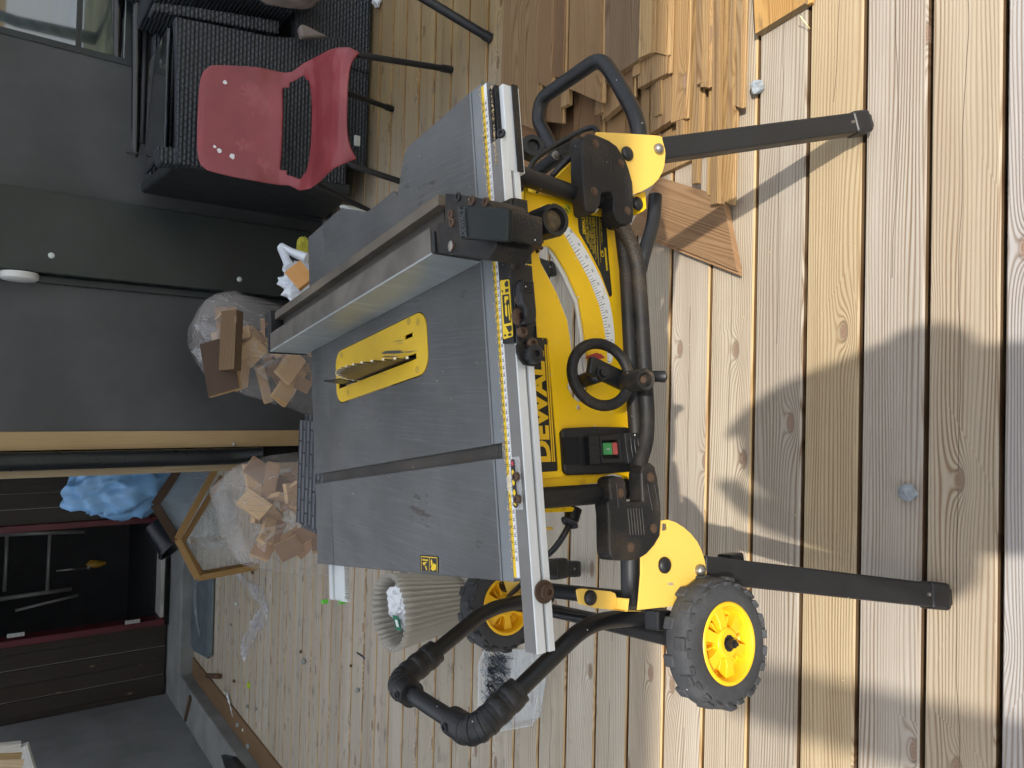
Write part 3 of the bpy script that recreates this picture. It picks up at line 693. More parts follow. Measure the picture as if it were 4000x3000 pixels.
RR = [V((sb, 0, ZT)), V((.694, 0, ZT)), V((.694, .186, ZT)), LZ(1576, 609, ZT), V((.625, .235, ZT)), LZ(1533, 745, ZT), LZ(1500, 775, ZT), V((.640, .36, ZT)), LZ(1422, 826, ZT), V((.690, .468, ZT)), V((.690, .565, ZT)), V((sb, .565, ZT))]
bm = nb(); prism(bm, [RR, hole], (0, 0, -.022))
s_('table_top', bm, table_m, bev=.0015)
bm = nb(); box(bm, (0, .5655, ZT-.022), (sa-.0, .650, ZT-.0012)); box(bm, (sb, .5655, ZT-.022), (.690, .652, ZT-.0012)); s_('rear_table_strip', bm, table_m, bev=.0015)
slot_m = mat('slot_floor', (.045, .042, .038), .5, metal=.4, var=.3, dust=.7)
bm = nb(); box(bm, (sa-.002, .0, ZT-.020), (sb+.002, .63, ZT-.0105)); box(bm, (sa-.006, -.006, ZT-.0185), (sb+.006, .012, ZT-.011)); s_('mitre_slot', bm, slot_m)
bm = nb(); box(bm, (.0, -.0285, ZT-.024), (sa-.001, -.0002, ZT-.0015)); box(bm, (sb+.001, -.0285, ZT-.024), (.694, -.0002, ZT-.0015))
box(bm, (0, -.004, ZT-.0015), (sa-.001, -.0002, ZT+.0002)); box(bm, (sb+.001, -.004, ZT-.0015), (.694, -.0002, ZT+.0002))
box(bm, (sa-.001, -.0285, ZT-.024), (sb+.001, -.0002, ZT-.012)); s_('front_lip', bm, table_lip, bev=.001)
bm = nb(); prism(bm, [[LZ(x, y, ZT-.001) for x, y in ((1320, 803), (1334, 798), (1412, 828), (1418, 838), (1374, 860), (1345, 842))]], (0, 0, -.03)); s_('guard_bracket', bm, mat('pale_grey_plastic', (.30, .31, .29), .5), bev=.004)
# throat plate
kerf0, kerf1 = .336, .3455
slot_k = [V((kerf0, .196, ZT)), V((kerf1, .196, ZT)), V((kerf1, .525, ZT)), V((kerf0, .525, ZT))]
wnd = [V((.3745, .205, ZT)), V((.3815, .205, ZT)), V((.3815, .232, ZT)), V((.3745, .232, ZT))]
th = stadium(cx_, cy_, THX-.0012, THY-.0012, .029)
bm = nb(); prism(bm, [[p+V((0, 0, .0002)) for p in th], [V((p.x, min(p.y, cy_+THY-.012), p.z+.0002)) for p in slot_k], [p+V((0, 0, .0002)) for p in wnd]], (0, 0, -.003))
tpl = s_('throat_plate', bm, throat_m, bev=.0005)
for p in ((.394, .185), (.402, .215), (.318, .195), (.399, .49), (.322, .468)):
    g = nb(); lathe(g, [(0, .0062), (.0007, .0060), (.0007, .001)], (p[0], p[1], ZT), (0, 0, 1), 18); s_('levelling_screw', g, mat('screw_yellow', (.45, .30, .02), .5), tpl)
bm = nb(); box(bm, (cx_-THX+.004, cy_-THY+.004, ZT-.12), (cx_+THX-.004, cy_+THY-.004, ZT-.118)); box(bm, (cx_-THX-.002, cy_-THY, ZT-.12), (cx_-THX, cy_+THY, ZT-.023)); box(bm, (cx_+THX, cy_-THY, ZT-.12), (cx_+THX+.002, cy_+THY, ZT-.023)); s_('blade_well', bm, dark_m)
# blade
bc = V((.3405, .322, ZT+.074-.125)); NT = 40
def bladepts(R0):
    out = []
    for i in range(NT):
        a = 2*math.pi*i/NT
        for da, rr in ((0, R0), (.045, R0-.001), (.05, R0-.0085), (.085, R0-.0105), (.12, R0-.006)):
            out.append(V((0, math.cos(-a-da)*rr, math.sin(-a-da)*rr)))
    return out
bm = nb(); prism(bm, [[bc+p-V((.0009, 0, 0)) for p in bladepts(.124)]], (.0018, 0, 0)); bl_ = s_('saw_blade', bm, blade_m)
bm = nb()
for i in range(NT):
    a = -2*math.pi*i/NT-.022; rad = V((0, math.cos(a), math.sin(a))); tan = V((0, -math.sin(a), math.cos(a)))
    obox(bm, bc+rad*.1215, (1, 0, 0), tan, rad, .0030, .0042, .007)
s_('carbide_teeth', bm, tooth_m, bl_)
bm = nb(); rk = [V((0, math.cos(a)*r, math.sin(a)*r)) for r, a0, a1 in ((.131, 18, 40), (.165, 40, 18)) for a in [math.radians(a0+(a1-a0)*k/8) for k in range(9)]]
prism(bm, [[bc+p-V((.001, 0, 0)) for p in rk]], (.002, 0, 0)); s_('riving_knife', bm, mat('dark_steel', (.03, .03, .03), .35, metal=.6), bev=.0004)
# warning sticker on the table
def ptz(X, Y, z=ZT+.0007): return LZ(X, Y, z)
bm = nb(); prism(bm, [[ptz(1640, 2170), ptz(1645, 2167), ptz(1708, 2172), ptz(1713, 2178), ptz(1712, 2237), ptz(1641, 2229)]], (0, 0, -.0004)); wl = s_('warning_sticker', bm, ink)
bm = nb()
z_ = ZT+.0012
def zpoly(b, pts, z): b.faces.new([b.verts.new(LZ(x, y, z)) for x, y in pts])
zpoly(bm, [(1650, 2184), (1672, 2186), (1672, 2191), (1650, 2189)], z_)
for a, b in (((1645, 2174), (1707, 2179)), ((1645, 2174), (1646, 2228)), ((1707, 2179), (1708, 2234)), ((1677, 2180), (1677, 2232))):
    pa, pb = LZ(*a, z_), LZ(*b, z_); d = (pb-pa).normalized().cross(V((0, 0, 1)))*.0006; bm.faces.new([bm.verts.new(v) for v in (pa-d, pb-d, pb+d, pa+d)])
for pts in ([(1650, 2198), (1668, 2194), (1656, 2210)], [(1660, 2210), (1664, 2210), (1669, 2226), (1665, 2228)], [(1682, 2192), (1686, 2184), (1690, 2200), (1684, 2214)], [(1682, 2222), (1692, 2200), (1704, 2206), (1702, 2226), (1690, 2230)]): zpoly(bm, pts, z_)
s_('sticker_print', bm, ink_yellow, wl)
# ruler strips on the lip
bm = nb(); box(bm, (.004, -.0416, ZT-.016), (.69, -.0287, ZT-.0026)); s_('rail_base', bm, table_lip)
YR0 = (-.0350, ZT-.0055); 
sA0, sA1 = .006, .688
bm = nb(); box(bm, (sA0, -.0346, ZT-.003), (sA1, -.0288, ZT-.0018)); ry = s_('yellow_ruler', bm, ink_yellow)
bm = nb(); box(bm, (sA0, -.0414, ZT-.003), (sA1, -.0348, ZT-.0018)); rw = s_('white_ruler', bm, white_ink)
s0 = LZ(1985, 2170, ZT-.005).x
by, bw = nb(), nb(); zz = ZT-.0014
for i in range(0, 128):
    x = s0+i*.005
    if x > sA1-.004: break
    hgt = .0026 if i % 2 == 0 else .0015
    for b_, y0_ in ((by, -.0346), (bw, -.0414)):
        b_.faces.new([b_.verts.new(v) for v in ((x-.00025, y0_, zz), (x+.00025, y0_, zz), (x+.00025, y0_+hgt, zz), (x-.00025, y0_+hgt, zz))])
    if i % 2 == 0:
        text(by, str(i//2), (x-.0028, -.0312, zz), (1, 0, 0), (0, 1, 0), h=.0034, dep=0, bold=.02); text(bw, str(20+i//2), (x-.0036, -.0376, zz), (1, 0, 0), (0, 1, 0), h=.0036, dep=0, bold=.02)
s_('ruler_print', by, ink, ry); s_('ruler_print', bw, ink, rw)
# fixed inner rail (seen at the right end) and the sliding outer rail
x1 = PT(1945, 345, -.05).x
bm = nb(); box(bm, (.55, -.0500, ZT-.026), (x1, -.0418, ZT-.006)); box(bm, (.55, -.0565, ZT-.035), (x1, -.053, ZT-.006)); box(bm, (.55, -.0700, ZT-.036), (x1, -.0667, ZT-.026)); s_('inner_rail', bm, black_dusty, bev=.001)
bm = nb(); box(bm, (.55, -.0665, ZT-.040), (x1-.002, -.0566, ZT-.012)); ir = s_('inner_rail', bm, alu, bev=.001)
g = nb(); lathe(g, [(0, .007), (.003, .006), (.003, .003), (.001, .002)], PT(1958, 522, -.0665), (0, -.5, .85), 12); s_('screw', g, black, ir)
xl_, xr_ = PT(2098, 2553, -.06).x, PT(1957, 542, -.06).x
bm = nb(); ZR = ZT-.003; TF, TB = -.0660, -.0418
prf = [(TB, ZR), (TF, ZR), (TF, ZR-.0135), (TF+.005, ZR-.0140), (TF+.005, ZR-.0185), (TF, ZR-.0190), (TF, ZR-.0285), (TB, ZR-.0285)]
prism(bm, [[V((xl_, a, b)) for a, b in prf]], (xr_-xl_, 0, 0)); orl = s_('outer_rail', bm, alu, bev=.0008)
bm = nb(); box(bm, (xl_+.0005, TF+.002, ZR+.0001), (xr_-.0005, TB, ZR+.0006)); s_('rail_top', bm, mat('rail_top_grey', (.20, .195, .185), .5, metal=.3, var=.15, dust=.5), orl)
bm = nb(); box(bm, (xl_+.001, TF+.0035, ZR-.0183), (xr_-.001, TF+.0049, ZR-.0142)); s_('groove_shade_strip', bm, alu_dull, orl)  # dark strip laid in the groove to paint its shade
for (X, Y, r) in ((2128, 2310, .0145),):
    g = nb(); lathe(g, [(0, r), (.003, r), (.003, .009), (.010, .009), (.010, .0065), (.012, .0065), (.012, .004), (.009, .004)], V((PT(X, Y, TF).x, TF, ZR-.0162)), (0, -1, 0), 24); s_('rail_bolt', g, rusty, orl, smooth=40)
# cursor window on the rail
clear_m, t_, b_ = mk('clear_plastic'); b_.inputs['Base Color'].default_value = (.9, .9, .88, 1); b_.inputs['Roughness'].default_value = .12; b_.inputs['Alpha'].default_value = .25
ca, cb = PT(1990, 1995, -.05).x, PT(1990, 1785, -.05).x
bm = nb(); box(bm, (ca, -.060, ZR+.0008), (cb, -.041, ZR+.0040)); prism(bm, [[V((ca+.018, -.041, ZR+.004)), V((cb-.018, -.041, ZR+.004)), V((cb-.026, -.030, ZR+.004)), V((ca+.026, -.030, ZR+.004))]], (0, 0, -.0015)); cw_ = s_('cursor_window', bm, clear_m, bev=.0008)
bm = nb(); prism(bm, [stadium((ca+cb)/2, -.0475, (cb-ca)/2-.003, .0042, .003, z=ZR+.0046)], (0, 0, -.0004)); s_('cursor_strip', bm, ink, cw_)
bm = nb(); wdt = (cb-ca)
for k, f in enumerate((.12, .33, .52, .70)):
    x = ca+wdt*f
    if k == 0: bm.faces.new([bm.verts.new(v) for v in ((x-.0035, -.050, ZR+.0052), (x+.0035, -.050, ZR+.0052), (x, -.0445, ZR+.0052))])
    else: bm.faces.new([bm.verts.new((x+.0040*math.cos(a), -.0475+.0029*math.sin(a), ZR+.0052)) for a in [i*.5236 for i in range(12)]])
s_('cursor_print', bm, ink_yellow, cw_)
bm = nb(); x = ca+wdt*.88; bm.faces.new([bm.verts.new((x+.0035*math.cos(a), -.0475+.0029*math.sin(a), ZR+.0052)) for a in [i*.5236 for i in range(12)]]); s_('cursor_print', bm, paint('red_print', (.5, .05, .08)), cw_)
for f in (.2, .62):
    g = nb(); lathe(g, [(0, .0058), (.004, .0058), (.006, .004), (.006, .0022), (.004, .002)], (ca+wdt*f, -.055, ZR+.004), (0, 0, 1), 16); s_('screw', g, rusty, cw_, smooth=40)
# rear rail sticking out at the left
bm = nb(); r0, r1 = LZ(1262, 2330, .85), LZ(1262, 2200, .85)
tA = LZ(1272, 2300, .862).y; tB2 = LZ(1345, 2300, .862).y; xL = LZ(1310, 2345, .862).x
for y0_, y1_, z1_ in ((tB2, tB2+(tA-tB2)*.42, .862), (tB2+(tA-tB2)*.42, tB2+(tA-tB2)*.62, .858), (tB2+(tA-tB2)*.62, tB2+(tA-tB2)*.80, .862), (tB2+(tA-tB2)*.80, tA, .853)): box(bm, (xL, y0_+.0002, .8515), (.05, y1_-.0002, z1_))
for i in range(17): box(bm, (xL+.012+i*.0052, tB2-.0035, .853), (xL+.0148+i*.0052, tB2+.0001, .8615))
box(bm, (xL, tB2-.008, .853), (xL+.006, tB2+.0001, .8615)); s_('rear_rail', bm, mat('aluminium_rear', (.55, .58, .58), .4, metal=.3, var=.08), bev=.0006)
gpm = paint('green_paint', (.10, .45, .04))
for (X, Y) in ((1268, 2350), (1337, 2350)): bm = nb(); obox(bm, LZ(X, Y, .856), (1, .3, 0), (0, 1, 0), (0, 0, 1), .008, .009, .012); s_('green_paint_mark', bm, gpm)
# ---- fence
fn = nb(); s0f, s1f = .436, .4745
box(fn, (s0f, -.004, ZT+.0008), (s0f+.003, .668, ZT+.080)); fence = s_('rip_fence', fn, mat('fence_aluminium', (.33, .36, .36), .36, metal=.35, var=.15, vs=4, dust=.15, scratch=.2), bev=.0006)
bm = nb(); box(bm, (s0f+.0031, -.002, ZT+.0755), (s1f, .668, ZT+.0795)); s_('fence_top', bm, mat('fence_top_stained', (.13, .12, .105), .45, metal=.4, var=.3, vs=12, dust=.7), fence)
bm = nb(); box(bm, (s1f+.0001, .0, ZT+.02), (s1f+.030, .655, ZT+.055)); s_('fence_channel', bm, mat('fence_channel_dark', (.03, .026, .022), .5, var=.3, dust=.5), fence)
bm = nb(); box(bm, (s1f+.030, -.012, ZT+.012), (s1f+.046, .668, ZT+.070)); s_('fence_side_bar', bm, mat('fence_bar_stained', (.10, .088, .07), .5, metal=.3, var=.3, vs=12, dust=1.0), fence, bev=.001)
bm = nb(); box(bm, (s0f-.002, .6685, ZT+.002), (s1f+.02, .676, ZT+.083)); box(bm, (s1f-.002, .664, ZT+.03), (s1f+.05, .700, ZT+.080)); s_('fence_end_cap', bm, blackp, fence, bev=.002)
g = nb(); lathe(g, [(0, .006), (.003, .005)], (s1f+.022, .683, ZT+.080), (0, 0, 1), 12); s_('screw', g, rusty, fence)
ZH = ZT+.076
hd = [(1738, 754), (1760, 756), (1850, 768), (1905, 782), (1925, 800), (1940, 960), (1908, 1016), (1800, 1000), (1693, 985), (1705, 870), (1735, 862)]
bm = nb(); prism(bm, [[LZ(x, y, ZH) for x, y in hd]], (0, 0, -.055)); s_('fence_head', bm, black_dusty, fence, bev=.002)
bm = nb(); box(bm, (s0f+.001, -.012, ZT+.004), (s0f+.030, -.0045, ZT+.079)); s_('fence_front_plate', bm, black, fence)
for X, Y in ((1763, 838), (1768, 870), (1768, 962), (1847, 783), (1792, 770), (1900, 790)):
    g = nb(); lathe(g, [(0, .0062), (.0025, .006), (.0025, .0035), (.0008, .003)], LZ(X, Y, ZH), (0, 0, 1), 14); s_('screw', g, rusty if X != 1792 else black, fence, smooth=40)
for X, Y in ((1832, 975), (1850, 985)):
    g = nb(); lathe(g, [(0, .004), (.014, .004), (.014, .002)], LZ(X, Y, ZT+.06), (0, 0, 1), 10); s_('adjuster', g, rusty, fence)
g = nb(); lathe(g, [(0, .007), (.0022, .007), (.003, .004)], LZ(1764, 962, ZH), (0, 0, 1), 18); s_('washer', g, steel, fence)
# latch cover with raised lettering
bm = nb(); zl, zr = ZT+.100, ZT+.084
c4 = [LZ(1788, 802, zl), LZ(1985, 812, zr), LZ(1981, 946, zr), LZ(1799, 934, zl)]
NX = 8; rows = []
for i in range(NX+1):
    f = i/NX; sag = .005*math.sin(math.pi*f)**1.0
    a = c4[0].lerp(c4[1], f); b = c4[3].lerp(c4[2], f); a.z += sag; b.z += sag; rows.append((a, b))
top = [(bm.verts.new(a), bm.verts.new(b)) for a, b in rows]; bot = [(bm.verts.new(a-V((0, 0, .009))), bm.verts.new(b-V((0, 0, .009)))) for a, b in rows]
for i in range(NX):
    bm.faces.new((top[i][0], top[i+1][0], top[i+1][1], top[i][1])); bm.faces.new((bot[i][0], bot[i][1], bot[i+1][1], bot[i+1][0]))
    bm.faces.new((top[i][0], bot[i][0], bot[i+1][0], top[i+1][0])); bm.faces.new((top[i][1], top[i+1][1], bot[i+1][1], bot[i][1]))
bm.faces.new((top[0][0], top[0][1], bot[0][1], bot[0][0])); bm.faces.new((top[-1][0], bot[-1][0], bot[-1][1], top[-1][1]))
lc = s_('latch_cover', bm, black_gloss, fence, smooth=35, bev=.003, seg=3)
bm = nb(); prism(bm, [[LZ(x, y, ZT+.074) for x, y in ((1830, 815), (1990, 822), (1990, 938), (1835, 928))]], (0, 0, -.05)); s_('latch_base', bm, black_dusty, fence, bev=.003)
bm = nb(); u_ = (rows[1][0]-rows[1][1]).normalized(); v_ = (rows[0][1]-rows[2][1]).normalized()
text(bm, 'DEWALT', (rows[1][0]+rows[1][1])/2+V((0, 0, .0008)), u_, v_, w=(rows[1][0]-rows[1][1]).length*.80, h=.0115, dep=.0012, bold=.02)
for d in (-.0068, .0068):
    o_ = (rows[1][0]+rows[1][1])/2+v_*d+u_.cross(v_)*.0018; obox(bm, o_, u_, v_, u_.cross(v_), .040, .0006, .0006)
s_('lettering', bm, paint('embossed_grey', (.055, .06, .062), .4), lc)
# carriage over the rail
ZC = ZR+.0042
car = nb(); tr_ = LZ(2004, 950, ZC).y; tl2 = -.0405
cs0, cs1, cs2 = LZ(2000, 1340, ZC).x, LZ(1985, 1050, ZC).x, LZ(1990, 776, ZC).x
pts = [LZ(1939, 955, ZC), LZ(1935, 800, ZC), LZ(1998, 772, ZC), LZ(2011, 894, ZC), LZ(2014, 1016, ZC), LZ(1998, 1062, ZC), LZ(2003, 1197, ZC), LZ(2008, 1340, ZC), LZ(1963, 1343, ZC), LZ(1953, 1152, ZC)]
pts = [p for p in pts]
prism(car, [pts], (0, 0, -.0036)); carr = s_('fence_carriage', car, black_dusty, fence, bev=.0008)
bm = nb(); yA = LZ(2011, 894, ZC).y; yB = LZ(2003, 1150, ZC).y
xe0, xe1, xe2 = LZ(2003, 780, ZC).x, LZ(2012, 1030, ZC).x, LZ(2010, 1358, ZC).x
box(bm, (xe1, yA-.004, ZC-.022), (xe0, yA, ZC-.0002)); box(bm, (xe2, yB-.003, ZC-.034), (xe1+.004, yB, ZC-.0002)); s_('carriage_front', bm, black, carr, bev=.002)
bm = nb(); box(bm, (xe0-.0, yA-.003, ZC-.022), (xe0+.002, -.035, ZC-.0)); s_('carriage_end', bm, black_dusty, carr)
stk = nb(); sp_ = [(1953, 1100), (1957, 1095), (1986, 1091), (1990, 1096), (2004, 1308), (2001, 1315), (1969, 1325), (1965, 1320)]
stk.faces.new([stk.verts.new(LZ(x, y, ZC+.0006)) for x, y in sp_]); sk_ = s_('sticker', stk, ink_yellow, carr)
bm = nb()
def zp(pts, z=ZC+.0012): bm.faces.new([bm.verts.new(LZ(x, y, z)) for x, y in pts])
zp([(1961, 1152), (1988, 1148), (1996, 1260), (1969, 1266)])
for pl_ in ([(1976, 1098), (1984, 1097), (1986, 1118), (1974, 1122), (1970, 1108)], [(1972, 1130), (1986, 1126), (1987, 1138), (1975, 1144)], [(1975, 1275), (1998, 1270), (1999, 1290), (1988, 1300), (1980, 1284)], [(1984, 1304), (1997, 1300), (1998, 1310), (1986, 1314)]): zp(pl_)
for pl_ in ([(1957, 1136), (1962, 1133), (1966, 1138), (1962, 1144)], [(1968, 1308), (1974, 1305), (1978, 1310), (1972, 1316)]): zp(pl_)
s_('sticker_print', bm, ink, sk_)
bm = nb()
for pl_ in ([(1970, 1158), (1985, 1156), (1986, 1170), (1978, 1172), (1976, 1186), (1971, 1184)], [(1972, 1192), (1976, 1188), (1980, 1196), (1982, 1232), (1978, 1238), (1974, 1230)], [(1984, 1190), (1988, 1190), (1993, 1250), (1989, 1252)]): zp(pl_, ZC+.0018)
s_('sticker_print', bm, ink_yellow, sk_)
# locking lever on the carriage
YL = yB-.006
bm = nb(); lv = [(2036, 1092), (2044, 1086), (2082, 1090), (2088, 1100), (2094, 1170), (2098, 1215), (2098, 1240), (2090, 1262), (2068, 1270), (2046, 1262), (2056, 1235), (2054, 1205), (2040, 1178), (2036, 1140)]
prism(bm, [[PT(x, y, YL-.016) for x, y in lv]], (0, .015, 0)); le = s_('lock_lever', bm, blackp, carr, bev=.003, seg=3)
bm = nb()
for k in range(4):
    a, b = PT(2050, 1102+k*12, YL-.0165), PT(2080, 1105+k*12, YL-.0165); beam(bm, a, b, .0014, .0016, (0, 1, 0))
s_('grip_rib', bm, black, le)
for X, Y, r, m_ in ((2028, 1240, .013, rusty), (2036, 1298, .008, rusty), (2075, 1343, .008, rusty), (2024, 1172, .006, rusty)):
    g = nb(); lathe(g, [(0, r), (.004, r), (.006, r*.7), (.006, r*.4), (.003, r*.35)], PT(X, Y, YL), (0, -1, 0), 18); s_('screw', g, m_, carr, smooth=40)
bm = nb(); prism(bm, [[PT(x, y, YL) for x, y in ((2018, 1345), (2088, 1345), (2096, 1270), (2098, 1320), (2097, 1420), (2088, 1430), (2050, 1425), (2030, 1400), (2020, 1375))]], (0, .004, 0)); s_('carriage_tab', bm, black_dusty, carr, bev=.001)
g = nb(); lathe(g, [(0, .0125), (.012, .0125), (.014, .010), (.014, .0045), (.010, .004)], PT(2072, 1388, YL), (0, -1, .0), 22); s_('roller', g, blackp, carr, smooth=40)
# ---- body
TPN = .012
pan = [(2050, 730), (2064, 736), (2065, 748), (2258, 790), (2267, 799), (2279, 823), (2327, 832), (2345, 812), (2397, 817), (2400, 841), (2413, 865), (2420, 950), (2431, 1050), (2456, 1350), (2482, 1687), (2497, 1808), (2492, 1826), (2479, 1840), (2476, 1874), (2470, 1880), (2446, 1880), (2430, 1858), (2398, 1850), (2364, 1860), (2350, 1885), (2250, 1896), (2121, 1905), (2085, 1905), (2070, 1300)]
arc = [(2122, 960), (2108, 982), (2105, 1000), (2114, 1030), (2175, 1145), (2217, 1253), (2232, 1362), (2229, 1446), (2217, 1512), (2235, 1549), (2259, 1570), (2284, 1560), (2306, 1450), (2288, 1350), (2282, 1290), (2262, 1170), (2214, 1062), (2168, 985), (2145, 962)]
bm = nb(); prism(bm, [[PT(x, y, TPN) for x, y in pan], [PT(x, y, TPN) for x, y in arc], [PT(x, y, TPN) for x, y in rnd((2261, 1591), 8, 10)]], (0, .004, 0))
panel = s_('front_panel', bm, yellow, bev=.0008)
bm = nb()
rim_o = [(2145, 962), (2168, 985), (2214, 1062), (2262, 1170), (2282, 1290), (2288, 1350), (2300, 1450)]; rim_i = [(2140, 975), (2155, 1000), (2198, 1078), (2246, 1184), (2264, 1300), (2270, 1352), (2282, 1450)]
prism(bm, [[PT(x, y, TPN+.0045) for x, y in rim_o]+[PT(x, y, TPN+.0045) for x, y in reversed(rim_i)]], (0, .003, 0)); s_('bevel_track', bm, alu, panel)
bm = nb(); ins = [(2114, 1030), (2175, 1145), (2217, 1253), (2232, 1362), (2229, 1446)]
prism(bm, [[PT(x, y, TPN+.0045) for x, y in ins]+[PT(x-5, y+1, TPN+.0045) for x, y in reversed(ins)]], (0, .015, 0)); s_('bevel_track', bm, alu, panel)
# raised frame + brand plate
bm = nb(); fr = [(2070, 1290), (2148, 1288), (2160, 1292), (2164, 1306), (2206, 1845), (2202, 1858), (2192, 1864), (2090, 1872)]; fi = [(2070, 1316), (2136, 1320), (2141, 1328), (2182, 1832), (2179, 1840), (2090, 1846)]
prism(bm, [[PT(x, y, TPN-.003) for x, y in fr]+[], [PT(x, y, TPN-.003) for x, y in fi]], (0, .0029, 0)); s_('badge_frame', bm, yellow, panel, bev=.001)
bm = nb(); prism(bm, [[PT(x, y, TPN-.0006) for x, y in fi]], (0, .0005, 0)); bdg = s_('brand_badge', bm, mat('badge_black', (.015, .015, .014), .5, var=.3, dust=.6), panel)
bm = nb(); pL, pR = PT(2152, 1804, TPN-.0012), PT(2123, 1345, TPN-.0012); U = (pR-pL).normalized(); Vv = V((-U.z, 0, U.x))
ml = (pL+pR)/2; Lh = .030
text(bm, 'DEWALT', ml+Vv*(Lh/2), U, Vv, w=(pR-pL).length, h=Lh, dep=.0004, bold=.045)
for d, hh in ((-.0030, .0022), (-.0068, .0022)): obox(bm, ml+Vv*d, U, Vv, U.cross(Vv), (pR-pL).length, hh, .0006)
text(bm, 'R', PT(2121, 1324, TPN-.0012), U, Vv, h=.003, dep=.0004)
s_('badge_lettering', bm, mat('badge_yellow', (.88, .52, .012), .5, dust=.3), bdg)
# degree scale
def cr(tab, f):
    f = max(0, min(.99999, f))*(len(tab)-1); i = int(f); p, q_ = tab[i], tab[i+1]; k = f-i; return (p[0]+(q_[0]-p[0])*k, p[1]+(q_[1]-p[1])*k)
si = [(2199, 904), (2235, 968), (2270, 1032), (2303, 1094), (2322, 1142), (2340, 1190), (2353, 1242), (2364, 1305), (2371, 1362), (2374, 1418)]
so2 = [(2222, 886), (2267, 940), (2307, 1008), (2341, 1074), (2362, 1122), (2380, 1173), (2391, 1230), (2400, 1300), (2402, 1362), (2389, 1418)]
bm = nb(); prism(bm, [[PT(x, y, TPN-.0006) for x, y in si]+[PT(x, y, TPN-.0006) for x, y in reversed(so2)]], (0, .0005, 0)); scl = s_('degree_scale', bm, mat('scale_white', (.86, .86, .84), .4, var=.06, dust=.25), panel)
bm = nb()
for dg in range(0, 46):
    f = 1-(dg+.6)/47.5; a = V(cr(si, f)).to_3d(); b = V(cr(so2, f)).to_3d(); kk = .55 if dg % 5 == 0 else .38
    p0, p1 = PT(a.x, a.y, TPN-.0009), PT(a.x+(b.x-a.x)*kk, a.y+(b.y-a.y)*kk, TPN-.0009); d = (p1-p0).normalized(); w_ = V((-d.z, 0, d.x))*(.0005 if dg % 5 == 0 else .0003)
    bm.faces.new([bm.verts.new(v) for v in (p0-w_, p1-w_, p1+w_, p0+w_)])
for dg, (X, Y) in ((45, (2233, 905)), (40, (2263, 955)), (35, (2293, 1004)), (30, (2316, 1057)), (25, (2338, 1109)), (20, (2356, 1163)), (15, (2371, 1217)), (10, (2381, 1274)), (5, (2390, 1329))):
    ang = math.radians(8+dg*.75); u_ = V((math.cos(ang), 0, math.sin(ang))); text(bm, str(dg), PT(X-2, Y, TPN-.0008), u_, V((-u_.z, 0, u_.x)), h=.0042, dep=.0004)
s_('scale_print', bm, ink, scl)
# rating label
lab = [(2257, 836), (2262, 833), (2355, 848), (2364, 853), (2368, 870), (2378, 1010), (2391, 1150), (2386, 1160), (2380, 1156), (2345, 1062), (2300, 972), (2263, 908), (2260, 890)]
bm = nb(); prism(bm, [[PT(x, y, TPN-.0006) for x, y in lab]], (0, .0005, 0)); rl_ = s_('rating_label', bm, mat('label_black', (.02, .02, .018), .5, dust=.2), panel)
bm = nb(); bw_ = nb()
def tline(b, s, x, y0, y1, h, k=.0): 
    a, c = PT(x+6, y0, TPN-.0010), PT(x, y1, TPN-.0010); u_ = (c-a).normalized(); text(b, s, (a+c)/2, u_, V((-u_.z, 0, u_.x)), w=(c-a).length, h=h, dep=.0003, bold=k)
tline(bm, 'DEWALT', 2276, 914, 846, .0058, .04)
tline(bm, 'DWE7491 -QS  TYPE 2', 2290, 948, 848, .0036, .01)
tline(bm, '230V~  50Hz      9.4 A', 2301, 974, 848, .0028)
tline(bm, '2000W  No 3800 /min  D 30mm', 2312, 992, 848, .0028)
tline(bm, 'Riving Knife Thk 2.3 mm  250mm', 2322, 1012, 850, .0028)
tline(bm, 'Cut Depth Max 77mm', 2333, 1038, 960, .0028)
tline(bm, 'CE', 2349, 1004, 978, .0068, .02)
tline(bm, 'DEWALT, GERMANY   www.DEWALT.com', 2346, 950, 856, .0022)
tline(bm, 'EAC', 2356, 1152, 1120, .0030)
obox(bm, (PT(2372, 1062, TPN-.0008)+PT(2364, 964, TPN-.0008))/2, PT(2364, 964, TPN)-PT(2372, 1062, TPN), (0, 1, 0), (0, 0, 1), .039, .0004, .0036)
for k in range(6):
    X = 2282+k*11.5; Ya = 936+k*18; a, c = PT(X+8, Ya, TPN-.0008), PT(X+1, 846, TPN-.0008); u_ = (c-a); obox(bm, (a+c)/2, u_, (0, 1, 0), (0, 0, 1), u_.length, .0003, .0003)
s_('label_print', bm, ink_yellow, rl_)
tline(bw_, '2010 14-CT 006545', 2366, 1060, 966, .0024); s_('label_print', bw_, ink, rl_); 
bm = nb(); prism(bm, [[PT(x, y, TPN-.0008) for x, y in rnd((2216, 817), 15, 21, 20)]], (0, .0006, 0)); rs = s_('round_sticker', bm, mat('sticker_yellow', (.62, .55, .03), .4), panel)
bm = nb(); o_ = PT(2216, 817, TPN-.0012)
for a, b, c, d in (((-.004, -.004)), ) if False else (): pass
obox(bm, o_+V((-.002, 0, .001)), (1, 0, .9), (0, 1, 0), (-.9, 0, 1), .008, .0004, .0018); obox(bm, o_+V((.003, 0, -.003)), (1, 0, .9), (0, 1, 0), (-.9, 0, 1), .006, .0004, .0016); obox(bm, o_+V((-.003, 0, .005)), (1, 0, 0), (0, 1, 0), (0, 0, 1), .003, .0004, .0012); s_('sticker_print', bm, ink, rs)
